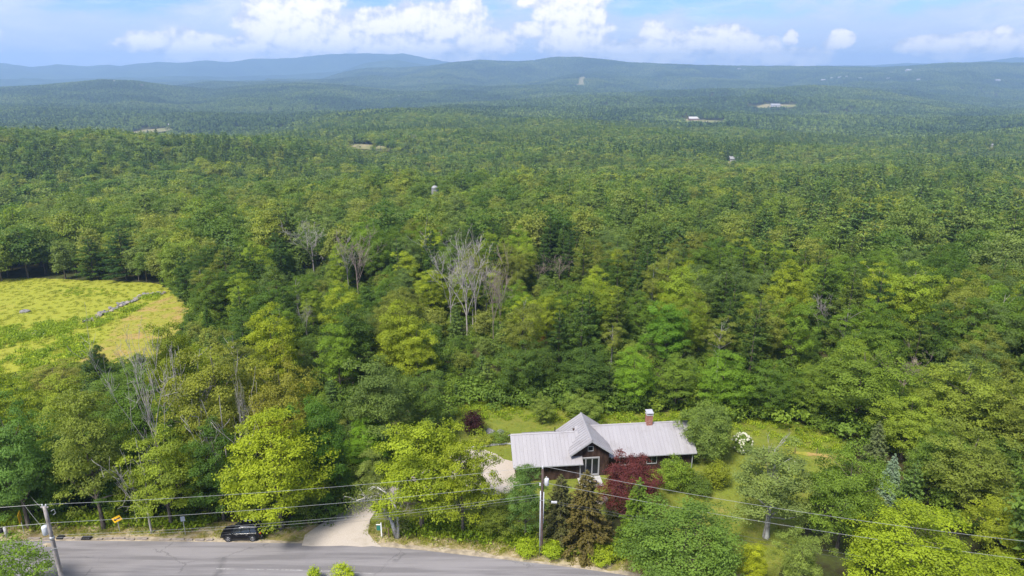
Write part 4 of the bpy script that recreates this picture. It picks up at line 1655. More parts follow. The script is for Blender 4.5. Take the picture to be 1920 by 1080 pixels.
KIND = {  # prototype -> name, words
    'maple_a': ('maple_tree', 'rounded'), 'maple_b': ('maple_tree', 'egg shaped'), 'maple_c': ('maple_tree', 'loose'), 'ash_a': ('ash_tree', 'spreading'),
    'ash_b': ('ash_tree', 'tall'), 'oak_a': ('oak_tree', 'wide'), 'aspen_a': ('aspen_tree', 'slim'), 'sparse_a': ('thin_tree', 'half bare'),
    'pine_a': ('pine_tree', 'layered'), 'pine_b': ('pine_tree', 'bushy'), 'pine_c': ('pine_tree', 'high crowned')}
BCOLS = [((.050, .088, .018), 'dark green'), ((.072, .115, .020), 'mid green'), ((.095, .145, .022), 'green'), ((.135, .175, .024), 'light green'),
         ((.120, .135, .034), 'olive green'), ((.175, .205, .024), 'yellow green'), ((.080, .115, .045), 'grey green')]
PCOLS = [((.048, .085, .026), 'dark green'), ((.066, .104, .027), 'mid green'), ((.088, .118, .030), 'olive green')]
WORDN = ['first', 'second', 'third', 'fourth', 'fifth', 'sixth', 'seventh', 'eighth', 'ninth', 'tenth', 'eleventh', 'twelfth', 'thirteenth', 'fourteenth', 'fifteenth', 'sixteenth', 'seventeenth', 'eighteenth', 'nineteenth', 'twentieth']


def region(px, py):
    if px < 340:
        return 'below the meadow at left' if py > 640 else 'on the far edge of the meadow'
    if px < 620:
        return 'left of the driveway' if py > 700 else 'right of the meadow'
    if px < 860:
        return 'behind the driveway' if py > 640 else 'left of the white bare trees'
    if px < 1110:
        return 'behind the left end of the lawn' if py > 600 else 'around the white bare trees'
    if px < 1330:
        return 'behind the lawn above the chimney'
    if px < 1600:
        return 'behind the right lawn' if py > 600 else 'in the wood far right of the chimney'
    return 'in the wood along the right edge' if py > 700 else 'in the upper right wood'


sel = []
skip = []
rr = random.Random(12)
for i in range(min(NMAX, len(X))):
    x, y, h = float(X[i]), float(Y[i]), float(hg[i])
    pn = float(vnoise(np.array(x), np.array(y), 45, 5))
    if rr.random() < (.16 if pn < .5 else .45):
        key = rr.choice(['pine_a', 'pine_b', 'pine_c', 'pine_b'])
        c, cw = rr.choice(PCOLS)
    else:
        key = rr.choice(['maple_a', 'maple_b', 'maple_c', 'ash_a', 'ash_b', 'oak_a', 'aspen_a', 'maple_b', 'maple_a', 'ash_b', 'sparse_a'])
        c, cw = rr.choice(BCOLS)
    z = Hs(x, y)
    px, py = project(np.array([[x, y, z+h*.6]]))
    px, py = float(px[0]), float(py[0])
    if abs(px-960) > 1020:
        skip.append(i)
        continue
    sel.append([key, x, y, z, h, c, cw, px, py, region(px, py)])
groups = {}
for s in sel:
    groups.setdefault((KIND[s[0]][0], KIND[s[0]][1], s[6], s[9]), []).append(s)
for (nm, form, cw, reg_), lst in groups.items():
    lst.sort(key=lambda s: s[7])
    for i, s in enumerate(lst):
        kindw = nm.replace('_', ' ')
        base = f'{form} {cw} {kindw}'
        if len(lst) == 1:
            lab = f'{base} {reg_}'
        else:
            o_ = 'leftmost' if i == 0 else ('rightmost' if i == len(lst)-1 else WORDN[i]+' from left')
            lab = f'{o_} {base} {reg_}'
        key = s[0]
        nr, nh = NOM[key]
        v = rr.uniform(.88, 1.14)
        w = (s[4]/nh)*rr.uniform(.74, 1.02) if 'pine' not in key else s[4]*1.05/nh
        col = tuple(k*v for k in s[5])
        tree_obj(nm, key, (s[1], s[2], s[3]-.1), w, s[4]/nh*(1.12 if 'pine' in key else 1), rr.uniform(0, 6), col, lab, 'tree', 'trees of the near wood')


def place_wood(name, X, Y, hg, coll, nb, npn, label, rng, pine=.24, nomh=14.0):
    n = len(X)
    Z = H(X, Y)-.2
    pn = vnoise(X, Y, 130, 3)
    isp = rng.random(n) < np.clip(pine+(pn-.5)*1.4, .06, .9)
    pick = np.where(isp, nb+rng.integers(0, npn, n), rng.integers(0, nb, n))
    s = hg/nomh*rng.uniform(.86, 1.18, n)
    w = s*rng.uniform(.88, 1.2, n)
    rot = np.zeros((n, 3))
    rot[:, 2] = rng.uniform(0, 6.28, n)
    scatter(name, np.stack([X, Y, Z], 1), rot, np.stack([w, w, s], 1), pick, coll, label)


ri = np.array(skip+list(range(NMAX, len(X))))
rest = (X[ri], Y[ri], hg[ri])
place_wood('near_wood', *rest, LOD1, 6, 3, 'mixed green trees filling the near wood behind the house', RNG)
X2, Y2 = jgrid(205, 420, 7.0, AZM, RNG)
h2 = 14.5*(.70+.5*vnoise(X2, Y2, 60, 2))*RNG.uniform(.68, 1.28, len(X2))
b2 = open_mask(X2, Y2, h2)
for (hx, hy, hr, *_r) in HEROES:
    b2 |= np.hypot(X2-hx, Y2-hy) < max(hr*.8, 2.2)
place_wood('middle_wood', X2[~b2], Y2[~b2], h2[~b2], LOD1, 6, 3, 'dense mixed wood beyond the bare trees', RNG)
X2, Y2 = jgrid(420, 800, 7.2, AZM, RNG)
h2 = 14.0*(.72+.5*vnoise(X2, Y2, 90, 4))*RNG.uniform(.68, 1.28, len(X2))
b2 = open_mask(X2, Y2, h2)
place_wood('middle_wood', X2[~b2], Y2[~b2], h2[~b2], LOD2, 6, 3, 'dense mixed wood in the middle distance', RNG, .36)
X2, Y2 = jgrid(800, 1700, 7.0, AZM, RNG)
h2 = 14.0*(.75+.45*vnoise(X2, Y2, 150, 4))
b2 = open_mask(X2, Y2, h2)
place_wood('distant_wood', X2[~b2], Y2[~b2], h2[~b2], LOD3, 4, 3, 'continuous forest canopy beyond the near ridge', RNG, .34)
# farther still: patches of canopy
rngt = np.random.default_rng(9)
X2, Y2 = jgrid(1690, 7400, 40, AZM, rngt)
b2 = open_mask(X2, Y2, np.full(len(X2), 13.0))
X2, Y2 = X2[~b2], Y2[~b2]
n_ = len(X2)
e = 20.0
zx = (H(X2+e, Y2)-H(X2-e, Y2))/(2*e)
zy = (H(X2, Y2+e)-H(X2, Y2-e))/(2*e)
rot = np.stack([np.arctan(zy), -np.arctan(zx), np.zeros(n_)], 1)
rz_ = rngt.integers(0, 4, n_)*0.0
s_ = rngt.uniform(.95, 1.15, n_)
scatter('far_wood', np.stack([X2, Y2, H(X2, Y2)-.5], 1), rot, np.stack([np.ones(n_), np.ones(n_)*np.where(rngt.random(n_) < .5, 1, 1), s_], 1), rngt.integers(0, 5, n_), TILES, 'forest covering the valley floor and lower hills far away')
print('tiles', n_)

# distant open patches
cl_lab = ['tan hay clearing far away at left', 'pale logged strip with bare trunks below the middle hill', 'pale field with white specks far away at right', 'small grassy clearing beside the grey barn',
          'thin pale gravel clearing right of centre far away', 'steep pale cleared patch on the far wooded hill', 'small pale clearing at the right edge']
M['far_clear'] = grass_mat('dry_clearing', (.14, .155, .055), (.21, .19, .085), (.15, .165, .055), (.27, .22, .13), (.4, .6), .01)
for poly, lb in zip(CLEARINGS, cl_lab):
    drape('clearing', [(p.x, p.y) for p in [at(a, b+1.5) for a, b in poly]], .8, M['far_clear'], 12.0 if 'barn' in lb else 28, lb, 3, 40)

# bare trunks along the back of the logged strip
rt = np.random.default_rng(55)
tp = []
for _ in range(130):
    q = rt.random()
    a_ = at(600+q*185, 264+q*11+rt.uniform(-1.5, .5))
    hh = rt.uniform(9, 17)
    tp.append((np.array([[a_.x, a_.y, a_.z-.5], [a_.x+rt.normal(0, .4), a_.y, a_.z+hh*.6], [a_.x+rt.normal(0, .7), a_.y, a_.z+hh]]), np.array([.34, .26, .14])))
W_, G_ = np_tubes(tp, 4)
tag(put('bare_trunks', mesh_np('bare_trunks', W_, G_, [M['bark_pale']])), 'rows of pale bare trunks standing behind the logged strip in the middle distance', None, kind='stuff')

# understorey in and around the near wood
def bush_set():
    c = bpy.data.collections.new('undergrowth_kinds')
    for k in range(4):
        me, C = bush_mesh('bush', 500+k, 900, [1.6, 1.3, 1.9, 1.1][k], [2.4, 1.8, 2.2, 2.8][k], .26, M['bush'], 'round', 14)
        c.objects.link(bpy.data.objects.new('undergrowth_%02d' % k, me))
    return c


BUSH = bush_set()
rb = np.random.default_rng(77)
X3, Y3 = jgrid(60, 215, 2.5, R(54), rb)
Z3 = H(X3, Y3)
bx, by = project(np.stack([X3, Y3, Z3], 1))
tx, ty = project(np.stack([X3, Y3, Z3+1.8], 1))
bad = inpoly(X3, Y3, ROADPOLY)
for poly in (FIELD_PX, LAWN_PX, DRIVE_PX):
    bad |= inpoly(bx, by, poly) | inpoly(tx, ty, poly)
bad |= rb.random(len(X3)) < .25
bad |= (Y3 < 70) & (X3 > 20) & (X3 < 50)
X3, Y3, Z3 = X3[~bad], Y3[~bad], Z3[~bad]
n_ = len(X3)
rot = np.zeros((n_, 3))
rot[:, 2] = rb.uniform(0, 6, n_)
s_ = rb.uniform(.5, 1.25, n_)
scatter('undergrowth', np.stack([X3, Y3, Z3-.1], 1), rot, np.stack([s_, s_, s_*rb.uniform(.8, 1.3, n_)], 1), rb.integers(0, 4, n_), BUSH, 'low leafy undergrowth between and in front of the near trees')

EDGE_PX = [(862, 742), (905, 742), (1000, 750), (1100, 756), (1290, 764), (1400, 774), (1490, 780), (1570, 800), (1612, 826), (1606, 838), (1560, 816), (1490, 793), (1400, 787), (1290, 776), (1100, 769), (1000, 763), (905, 754), (862, 752)]
# saplings and young trees under and between
X4, Y4 = jgrid(66, 205, 4.3, R(43), rb)
h4 = rb.uniform(3.2, 6.2, len(X4))
b4 = open_mask(X4, Y4, h4) | (rb.random(len(X4)) < .45) | (Y4 < 67)
for (hx, hy, hr, *_r) in HEROES:
    b4 |= np.hypot(X4-hx, Y4-hy) < min(hr*.5, 2.0)
place_wood('saplings', X4[~b4], Y4[~b4], h4[~b4], LOD1, 6, 3, 'young trees and saplings filling gaps in the near wood', rb, .1)

drape('clearing', [(p.x, p.y) for p in px_poly(STRIP)], .15, M['lawn'], 3, 'narrow green strip meadow under the upper right tree line', .8, 3)
# grass and weeds
def tuft_set(name, mat, n, hh, seed, leaf=.5, slim=.18):
    c = bpy.data.collections.new(name)
    for k in range(3):
        rng = np.random.default_rng(seed+k)
        Pp = np.stack([rng.normal(0, .45, n), rng.normal(0, .45, n), rng.uniform(.1, hh, n)], 1)
        Nn = unit(rng.normal(size=(n, 3))+np.array([0, 0, .4]))
        al = unit(rng.normal(size=(n, 3))*.35+np.array([0, 0, 1.0]))
        V = leaf_quads(Pp, Nn, leaf, rng, slim=slim, fold=.1, along=al)
        me = mesh_np(name, V, np.arange(len(V)).reshape(-1, 4), [mat], tint=np.repeat(rng.random(n), 4))
        c.objects.link(bpy.data.objects.new(name+'_%02d' % k, me))
    return c


TUFT = tuft_set('meadow_tuft', M['hay'], 60, .35, 600, .4)
WEED = tuft_set('weed_tuft', M['weed'], 110, .6, 620, .3, .5)


def strew(name, poly_w, step, coll, label, smin, smax, seed, cond=None, drop=.3):
    rng = np.random.default_rng(seed)
    xs = [p[0] for p in poly_w]
    ys = [p[1] for p in poly_w]
    gx, gy = np.meshgrid(np.arange(min(xs), max(xs), step), np.arange(min(ys), max(ys), step))
    gx = gx.ravel()+rng.uniform(-.5, .5, gx.size)*step
    gy = gy.ravel()+rng.uniform(-.5, .5, gy.size)*step
    k = inpoly(gx, gy, [(p[0], p[1]) for p in poly_w]) & (rng.random(gx.size) > drop)
    if cond is not None:
        k &= cond(gx, gy)
    gx, gy = gx[k], gy[k]
    n = len(gx)
    rot = np.zeros((n, 3))
    rot[:, 2] = rng.uniform(0, 6, n)
    s = rng.uniform(smin, smax, n)
    scatter(name, np.stack([gx, gy, H(gx, gy)+.03], 1), rot, np.stack([s, s, s*rng.uniform(.7, 1.2, n)], 1), rng.integers(0, 3, n), coll, label)


trk = [(p.x, p.y) for p in px_poly(track_px)]
strew('meadow_grass', field_w, 1.1, TUFT, 'tufts of ripe grass over the meadow', .4, .9, 31, lambda x, y: ~inpoly(x, y, trk), .66)
fw = px_poly([(-100, 630), (60, 608), (150, 598), (200, 580), (250, 562), (310, 548), (322, 553), (250, 585), (205, 612), (180, 640), (160, 672), (60, 712), (-100, 760)])
strew('meadow_grass', px_poly(track_px), .9, TUFT, 'thin grass tufts on the mown track', .2, .5, 32, None, .35)
strew('meadow_weeds', [(p.x, p.y) for p in fw], .95, WEED, 'bright green weeds along the stone row of the meadow', .6, 1.5, 33, lambda x, y: (vnoise(x, y, 7, 1)+np.random.default_rng(5).uniform(-.25, .25, len(x)) > .52) & ~inpoly(x, y, trk), .30)
gw = px_poly([(100, 545), (150, 540), (215, 545), (235, 552), (180, 558), (120, 556)])
strew('meadow_weeds', [(p.x, p.y) for p in gw], 1.0, WEED, 'greener weed patch in the middle of the meadow', .3, .7, 34, None, .6)


def not_hard(x, y):
    k = ~inpoly(x, y, dw2)
    hx = (x-.2)*math.cos(R(5.5))+(y-74.5)*math.sin(R(5.5))
    hy = -(x-.2)*math.sin(R(5.5))+(y-74.5)*math.cos(R(5.5))
    k &= ~((hx > -.5) & (hx < 25) & (hy > -.8) & (hy < 11))
    k &= ~inpoly(x, y, ROADPOLY)
    return k


strew('edge_thicket', [(p.x, p.y) for p in px_poly(EDGE_PX)], 1.9, BUSH, 'leafy thicket at the foot of the trees along the back of the lawn', 1.0, 2.0, 39, None, .15)
back = px_poly([(862, 752), (905, 753), (1000, 762), (1290, 775), (1490, 792), (1600, 835), (1604, 858), (1480, 835), (1380, 808), (1290, 800), (1100, 800), (950, 790), (870, 790)])
strew('tall_lawn_grass', [(p.x, p.y) for p in back], .8, WEED, 'taller grass and weeds on the unmown back of the lawn', .35, .9, 35, not_hard, .35)
strew('lawn_tufts', lawn_w, .8, TUFT, 'short grass tufts over the lawn', .15, .35, 36, not_hard, .6)
vp = [(p.x, p.y) for p in offs(RF, 4.2)] + [(p.x, p.y) for p in offs(RF, 1.0)][::-1]
strew('verge_grass', vp, .55, TUFT, 'rough dry grass on the verge along the road', .3, .8, 37, lambda x, y: ~inpoly(x, y, dw2), .35)
vp = [(p.x, p.y) for p in offs(RF, 4.6)] + [(p.x, p.y) for p in offs(RF, 2.4)][::-1]
strew('verge_weeds', vp, .75, WEED, 'green ferns and weeds at the back of the road verge', .6, 1.4, 38, lambda x, y: ~inpoly(x, y, dw2) & ((x > -14) & (x < 12) | (x < -34)), .2)

# ------------------------------------------------------------------ the house
HY = R(5.5)
HO = Vector((.2, 74.5, 0))
house = thing('brown_house', HO, 'dark brown single storey house with grey standing seam metal roof on the lawn', 'house', rz=HY)
GZ = 0.0


def wall_box(b, u0, u1, v0, v1, z0, z1):
    b.hexa([(u0, v0, z0), (u1, v0, z0), (u1, v1, z0), (u0, v1, z0)], [(u0, v0, z1), (u1, v0, z1), (u1, v1, z1), (u0, v1, z1)])


def board_wall(name, p0, p1, z0, zt, openings=(), step=.19, t=.04):
    """horizontal lapped boards between two ground points, zt may be a function of s (distance along)"""
    b = MB()
    a = Vector(p0)
    d = Vector(p1)-a
    L = d.length
    d.normalize()
    n = Vector((d.y, -d.x))       # outward for a front wall walked left to right
    z = z0
    zmax = max(zt(s_*L/20) for s_ in range(21)) if callable(zt) else zt
    while z < zmax-.02:
        h = min(step, zmax-z)
        # span where the top line is above this board
        if callable(zt):
            ss = [s_*L/80 for s_ in range(81) if zt(s_*L/80) > z+h*.6]
            if not ss:
                break
            spans = [(min(ss), max(ss))]
        else:
            spans = [(0, L)]
        for (o0, o1, oz0, oz1) in openings:
            if z+h*.5 > oz0 and z+h*.5 < oz1:
                ns = []
                for (s0, s1) in spans:
                    if o0 > s0:
                        ns.append((s0, min(s1, o0)))
                    if o1 < s1:
                        ns.append((max(s0, o1), s1))
                spans = ns
        for (s0, s1) in spans:
            if s1-s0 < .02:
                continue
            q0, q1 = a+d*s0, a+d*s1
            lo, hi = n*.034, n*.014
            bi = n*(-.03)
            b.hexa([(q0.x+lo.x, q0.y+lo.y, z), (q1.x+lo.x, q1.y+lo.y, z), (q1.x+bi.x, q1.y+bi.y, z), (q0.x+bi.x, q0.y+bi.y, z)],
                   [(q0.x+hi.x, q0.y+hi.y, z+h), (q1.x+hi.x, q1.y+hi.y, z+h), (q1.x+bi.x, q1.y+bi.y, z+h), (q0.x+bi.x, q0.y+bi.y, z+h)])
        z += step
    o = b.build(name, M['siding'], house)
    return o


RZ1, RZ2, RZ3 = 4.87, 4.90, 5.50     # ridge heights: left wing, main wing, cross wing
EZ = 2.48
# wall cores (set back behind the boards)
core = MB()
wall_box(core, .5, 8.4, .55, 7.3, -.3, 2.45)
wall_box(core, 8.4, 23.45, 1.75, 8.6, -.3, 2.5)
wall_box(core, 7.6, 12.3, 1.0, 7.2, -.3, 3.3)
for (u0, u1, v0, v1, rz_, ez_) in ((.5, 8.4, .55, 7.3, RZ1-.25, 2.45), (8.4, 23.45, 1.75, 8.6, RZ2-.25, 2.5)):
    vm = (v0+v1)/2
    core.add([(u0, v0, ez_), (u0, v1, ez_), (u0, vm, rz_), (u1, v0, ez_), (u1, v1, ez_), (u1, vm, rz_)],
             [(0, 2, 1), (3, 4, 5), (0, 1, 4, 3), (0, 3, 5, 2), (1, 2, 5, 4)])
core.add([(7.6, 1.0, 3.3), (12.3, 1.0, 3.3), (9.95, 1.0, RZ3-.2), (7.6, 7.2, 3.3), (12.3, 7.2, 3.3), (9.95, 7.2, RZ3-.2)],
         [(0, 1, 2), (3, 5, 4), (0, 2, 5, 3), (1, 4, 5, 2), (0, 3, 4, 1)])
core.build('wall', M['siding'], house)
board_wall('siding', (.46, .5), (8.44, .5), 0, 2.42)
board_wall('siding', (12.35, 1.70), (23.5, 1.70), 0, 2.46, [(1.6, 2.9, .9, 2.1), (5.2, 6.6, .9, 2.1), (8.6, 9.6, .9, 2.1)])
board_wall('siding', (7.55, .95), (12.35, .95), .0, lambda s: RZ3-.28-abs(s-2.4)*.72, [(2.0, 2.76, 3.68, 4.42), (.95, 3.5, .12, 2.75)])
board_wall('siding', (23.5, 1.70), (23.5, 8.65), 0, lambda s: RZ2-.2-abs(s-3.5)*.6)
board_wall('siding', (.46, 7.35), (.46, .5), 0, lambda s: RZ1-.2-abs(s-3.43)*.6)


def window(u, v, z, w, h, name='window', mull=0, face='front'):
    """front window: frame proud of boards, glass recessed"""
    f = MB()
    t = .08
    f.box((u, v-.05, z+h/2-t/2), (w, .10, t))
    f.box((u, v-.05, z-h/2+t/2), (w, .10, t))
    f.box((u-w/2+t/2, v-.05, z), (t, .10, h-2*t))
    f.box((u+w/2-t/2, v-.05, z), (t, .10, h-2*t))
    for k in range(mull):
        f.box((u-w/2+w*(k+1)/(mull+1), v-.045, z), (.06, .09, h-2*t))
    o = f.build(name, M['trim'], house)
    g = MB()
    g.box((u, v-.012, z), (w-2*t, .02, h-2*t))
    g.build('pane', M['glass'], o)
    return o


window(9.93, .95, 4.05, .74, .72)
for (a, b_) in ((12.35+2.25, 1.3), (12.35+5.9, 1.4), (12.35+9.1, 1.0)):
    window(a, 1.70, 1.5, b_, 1.2, mull=1)


def doors():
    u0, u1, z0, z1, v = 8.52, 11.03, .14, 2.73, .95
    w = (u1-u0)/3
    root = MB()
    root.box(((u0+u1)/2, v-.06, z1+.03), (u1-u0+.2, .14, .12))
    root.box((u0-.05, v-.06, (z0+z1)/2), (.10, .14, z1-z0-.05))
    root.box((u1+.05, v-.06, (z0+z1)/2), (.10, .14, z1-z0-.05))
    fr = root.build('entrance', M['trim'], house)
    for k in range(3):
        b = MB()
        uc = u0+w*(k+.5)
        t = .055
        b.box((uc-w/2+t/2+.01, v-.05, (z0+z1)/2), (t, .07, z1-z0-.1))
        b.box((uc+w/2-t/2-.01, v-.05, (z0+z1)/2), (t, .07, z1-z0-.1))
        b.box((uc, v-.05, z0+.12), (w-2*t-.02, .07, .22))
        b.box((uc, v-.05, z1-.10), (w-2*t-.02, .07, .1))
        b.build('door_leaf', M['trim'], fr)
        g = MB()
        g.box((uc, v-.03, (z0+z1)/2), (w-2*t-.03, .02, z1-z0-.3))
        g.build('pane', M['glass'], fr)


doors()
s = MB()
s.box((9.75, -.35, .02), (3.0, 2.3, .20))
s.build('entrance_slab', M['conc'], house, bevel=.02)
s = MB()
s.box((9.75, -1.7, -.06), (2.2, .5, .14))
s.build('step', M['stone_warm'], house, bevel=.02)
pt = thing('flower_pot', HO+Matrix.Rotation(HY, 3, 'Z') @ Vector((10.2, -.9, .12)), 'dark round pot on the pale slab at the house entrance', 'pot')
b = MB()
b.lathe([(.16, 0), (.28, .12), (.32, .3), (.34, .33), (.29, .33), (.26, .25)], (0, 0, 0), 14)
b.build('bowl', M['plastic_k'], pt, smooth=True)
b = MB()
b.lathe([(.24, .26), (.23, .285), (.02, .30)], (0, 0, 0), 12)
b.build('soil', M['brown_p'], pt)


def roof_plane(eave0, eave1, ridge0, ridge1, name='roof', width=.50, th=.09, soffit=True):
    """standing seam roof plane: one base slab, panels as children. corners in house space; panels run eave -> ridge"""
    e0, e1, r0, r1 = map(Vector, (eave0, eave1, ridge0, ridge1))
    nrm = (e1-e0).cross(r0-e0).normalized()
    if nrm.z < 0:
        nrm = -nrm
    b = MB()
    low = [e0-nrm*th, e1-nrm*th, r1-nrm*th, r0-nrm*th]
    b.hexa(low, [e0, e1, r1, r0])
    base = b.build(name, M['trim'], house)
    L = (e1-e0).length
    n = max(1, round(L/width))
    for k in range(n):
        a, c = k/n, (k+1)/n
        p0, p1 = e0.lerp(e1, a), e0.lerp(e1, c)
        q0, q1 = r0.lerp(r1, a), r0.lerp(r1, c)
        side = (e1-e0).normalized()
        dn = (e0-r0).normalized()*.03
        pb = MB()
        g = side*.004
        pb.hexa([p0+g+dn+nrm*.003, p1-g+dn+nrm*.003, q1-g+nrm*.003, q0+g+nrm*.003], [p0+g+dn+nrm*.016, p1-g+dn+nrm*.016, q1-g+nrm*.016, q0+g+nrm*.016])
        s0 = side*.022
        # the raised seam on the panel's right-hand edge
        pb.hexa([p1-s0-s0+dn+nrm*.014, p1-g+dn+nrm*.014, q1-g+nrm*.014, q1-s0-s0+nrm*.014], [p1-s0-s0+dn+nrm*.055, p1-g+dn+nrm*.055, q1-g+nrm*.055, q1-s0-s0+nrm*.055])
        pb.build('roof_panel', M['roof'], base)
    return base


def cap(p0, p1, w=.16, drop=.10):
    a, b = Vector(p0), Vector(p1)
    d = (b-a).normalized()
    s = d.cross(Vector((0, 0, 1))).normalized()*w
    m = MB()
    up = Vector((0, 0, .085))
    dn = Vector((0, 0, .085-drop))
    t = Vector((0, 0, .02))
    m.add([a-s+dn, b-s+dn, b+up, a+up, a+s+dn, b+s+dn], [(0, 1, 2, 3), (3, 2, 5, 4)])
    m.add([a-s+dn-t, b-s+dn-t, b+up-t, a+up-t, a+s+dn-t, b+s+dn-t], [(3, 2, 1, 0), (4, 5, 2, 3)])
    m.build('ridge_cap', M['roof'], house)


# left wing
roof_plane((0, 0, EZ), (8.85, 0, EZ), (0, 3.96, RZ1), (8.85, 3.96, RZ1))
roof_plane((8.85, 7.9, EZ), (0, 7.9, EZ), (8.85, 3.96, RZ1), (0, 3.96, RZ1))
cap((0, 3.96, RZ1), (8.3, 3.96, RZ1))
# main wing
roof_plane((8.6, 1.2, EZ), (24.05, 1.2, EZ), (8.6, 5.26, RZ2), (24.05, 5.26, RZ2))
roof_plane((24.05, 9.3, EZ), (8.6, 9.3, EZ), (24.05, 5.26, RZ2), (8.6, 5.26, RZ2))
cap((9.9, 5.26, RZ2), (24.05, 5.26, RZ2))
# cross wing: front gable (narrow) and rear part (wider)
UC = 9.95
hw, pw_ = 2.75, .72
roof_plane((UC-hw, 3.6, RZ3-hw*pw_), (UC-hw, .35, RZ3-hw*pw_), (UC, 3.6, RZ3), (UC, .35, RZ3))
roof_plane((UC+hw, .35, RZ3-hw*pw_), (UC+hw, 3.6, RZ3-hw*pw_), (UC, .35, RZ3), (UC, 3.6, RZ3))
hw = 3.7
roof_plane((UC-hw, 7.7, RZ3-hw*pw_), (UC-hw, 3.62, RZ3-hw*pw_), (UC, 7.7, RZ3), (UC, 3.62, RZ3))
roof_plane((UC+hw, 3.62, RZ3-hw*pw_), (UC+hw, 7.7, RZ3-hw*pw_), (UC, 3.62, RZ3), (UC, 7.7, RZ3))
cap((UC, .33, RZ3), (UC, 7.72, RZ3))
# low rear roof seen over the left wing's ridge
roof_plane((UC-2.2, 8.1, RZ1-.03-4.14*.52), (1.9, 8.1, RZ1-.03-4.14*.52), (UC-2.2, 3.96, RZ1-.03), (1.9, 3.96, RZ1-.03))
# gutters, fascia and downpipe
def bar(name, p0, p1, w, h, mat):
    a, b_ = Vector(p0), Vector(p1)
    d = (b_-a)
    m = MB()
    q = d.to_track_quat('X', 'Z').to_matrix()
    m.box((a+b_)/2, (d.length, w, h), M=q)
    return m.build(name, mat, house)


bar('gutter', (0, -.07, EZ-.07), (8.85, -.07, EZ-.07), .11, .12, M['trim'])
bar('gutter', (12.7, 1.13, EZ-.07), (24.05, 1.13, EZ-.07), .11, .12, M['trim'])
bar('downpipe', (23.62, 1.45, EZ-.1), (23.62, 1.45, 0), .10, .10, M['trim'])
bar('downpipe', (8.55, .30, EZ-.1), (8.55, .30, 0), .08, .08, M['trim'])
for sgn in (-1, 1):
    bar('rake_board', (UC, .33, RZ3-.10), (UC+sgn*2.75, .33, RZ3-2.75*pw_-.10), .05, .17, M['trim'])
bar('rake_board', (24.08, 1.2, EZ-.08), (24.08, 5.26, RZ2-.08), .05, .16, M['trim'])
bar('rake_board', (-.03, 0, EZ-.08), (-.03, 3.96, RZ1-.08), .05, .16, M['trim'])
# chimney
c = MB()
c.box((18.7, 5.26, 5.15), (.80, .80, 2.0))
ch = c.build('chimney', M['brick'], house)
c = MB()
c.box((18.7, 5.26, 6.19), (.90, .90, .08))
c.build('chimney_crown', M['conc'], ch)
c = MB()
for sx in (-.3, .3):
    for sy in (-.3, .3):
        c.box((18.7+sx, 5.26+sy, 6.36), (.06, .06, .26))
c.build('cap_posts' if False else 'cap_frame', M['galv'], ch)
c = MB()
mt = Matrix.Rotation(R(10), 3, 'X')
c.box((18.7, 5.26, 6.54), (.95, .95, .06), M=mt)
c.build('chimney_cap', M['trim'], ch)
c = MB()
c.tube([(5.9, 4.6, 4.4), (5.9, 4.6, 5.25)], .06, 8)
c.build('vent_pipe', M['plastic_k'], house)
# foundation stones on the front lawn
rs = random.Random(4)


def rock_mesh(name, seed, mat, flat=.6):
    rng = np.random.default_rng(seed)
    me = bpy.data.meshes.new(name)
    import bmesh
    bm = bmesh.new()
    bmesh.ops.create_icosphere(bm, subdivisions=2, radius=1.0)
    nn = rng.normal(size=(6, 3))
    nn = unit(nn)
    cut = rng.uniform(.55, .9, 6)
    for v in bm.verts:
        p = np.array(v.co)
        for a, c_ in zip(nn, cut):
            dd = p @ a
            if dd > c_:
                p = p - a*(dd-c_)*.85
        v.co = Vector((p[0]*1.2, p[1], p[2]*flat))+Vector(rng.normal(0, .03, 3))
    bm.to_mesh(me)
    bm.free()
    me.materials.append(mat)
    return me


ROCKS = [rock_mesh('stone', 700+i, M['stone'] if i % 3 else M['stone_warm'], rs.uniform(.5, .8)) for i in range(5)]


def rock(name, px, py, s, label, group=None, k=0):
    P = at(px, py)
    o = put(name, ROCKS[k], None, P+Vector((0, 0, s*.2)))
    o.scale = (s, s, s)
    o.rotation_euler = (0, 0, rs.uniform(0, 6))
    tag(o, label, 'boulder', group)
    return o


rock('boulder', 48, 586, 1.25, 'single pale grey boulder in the open meadow at left', None, 1)
rock('boulder', 1120, 945, .75, 'flat reddish stone left of the flat dark shrub on the front lawn', None, 3)
rock('boulder', 1133, 938, .55, 'small stone touching the flat reddish stone on the front lawn', None, 0)
rock('boulder', 919, 810, .7, 'pale rock right of the small dark purple tree', None, 1)
rock('boulder', 938, 812, .6, 'second pale rock right of the small dark purple tree', None, 2)
rock('boulder', 372, 570, .9, 'low grey rock on the track at the end of the meadow', None, 2)


def stone_row(label, pts, n, smin, smax, spread, seed, name='stone_wall', group=None):
    rnd = random.Random(seed)
    W = [at(a, b) for a, b in pts]
    P0 = W[0]
    root = thing(name, P0, label, 'stone wall', group)
    for i in range(n):
        t = rnd.random()*(len(W)-1)
        k = int(t)
        p = W[k].lerp(W[min(k+1, len(W)-1)], t-k)
        x, y = p.x+rnd.gauss(0, spread), p.y+rnd.gauss(0, spread)
        s = rnd.uniform(smin, smax)
        o = bpy.data.objects.new('stone', ROCKS[rnd.randrange(5)])
        COL.objects.link(o)
        o.parent = root
        o.location = (x-P0.x, y-P0.y, Hs(x, y)+s*.3+rnd.uniform(0, .5)*(1 if spread > 1.2 else .6)-P0.z)
        o.scale = (s, s, s)
        o.rotation_euler = (rnd.uniform(-.4, .4), rnd.uniform(-.4, .4), rnd.uniform(0, 6))


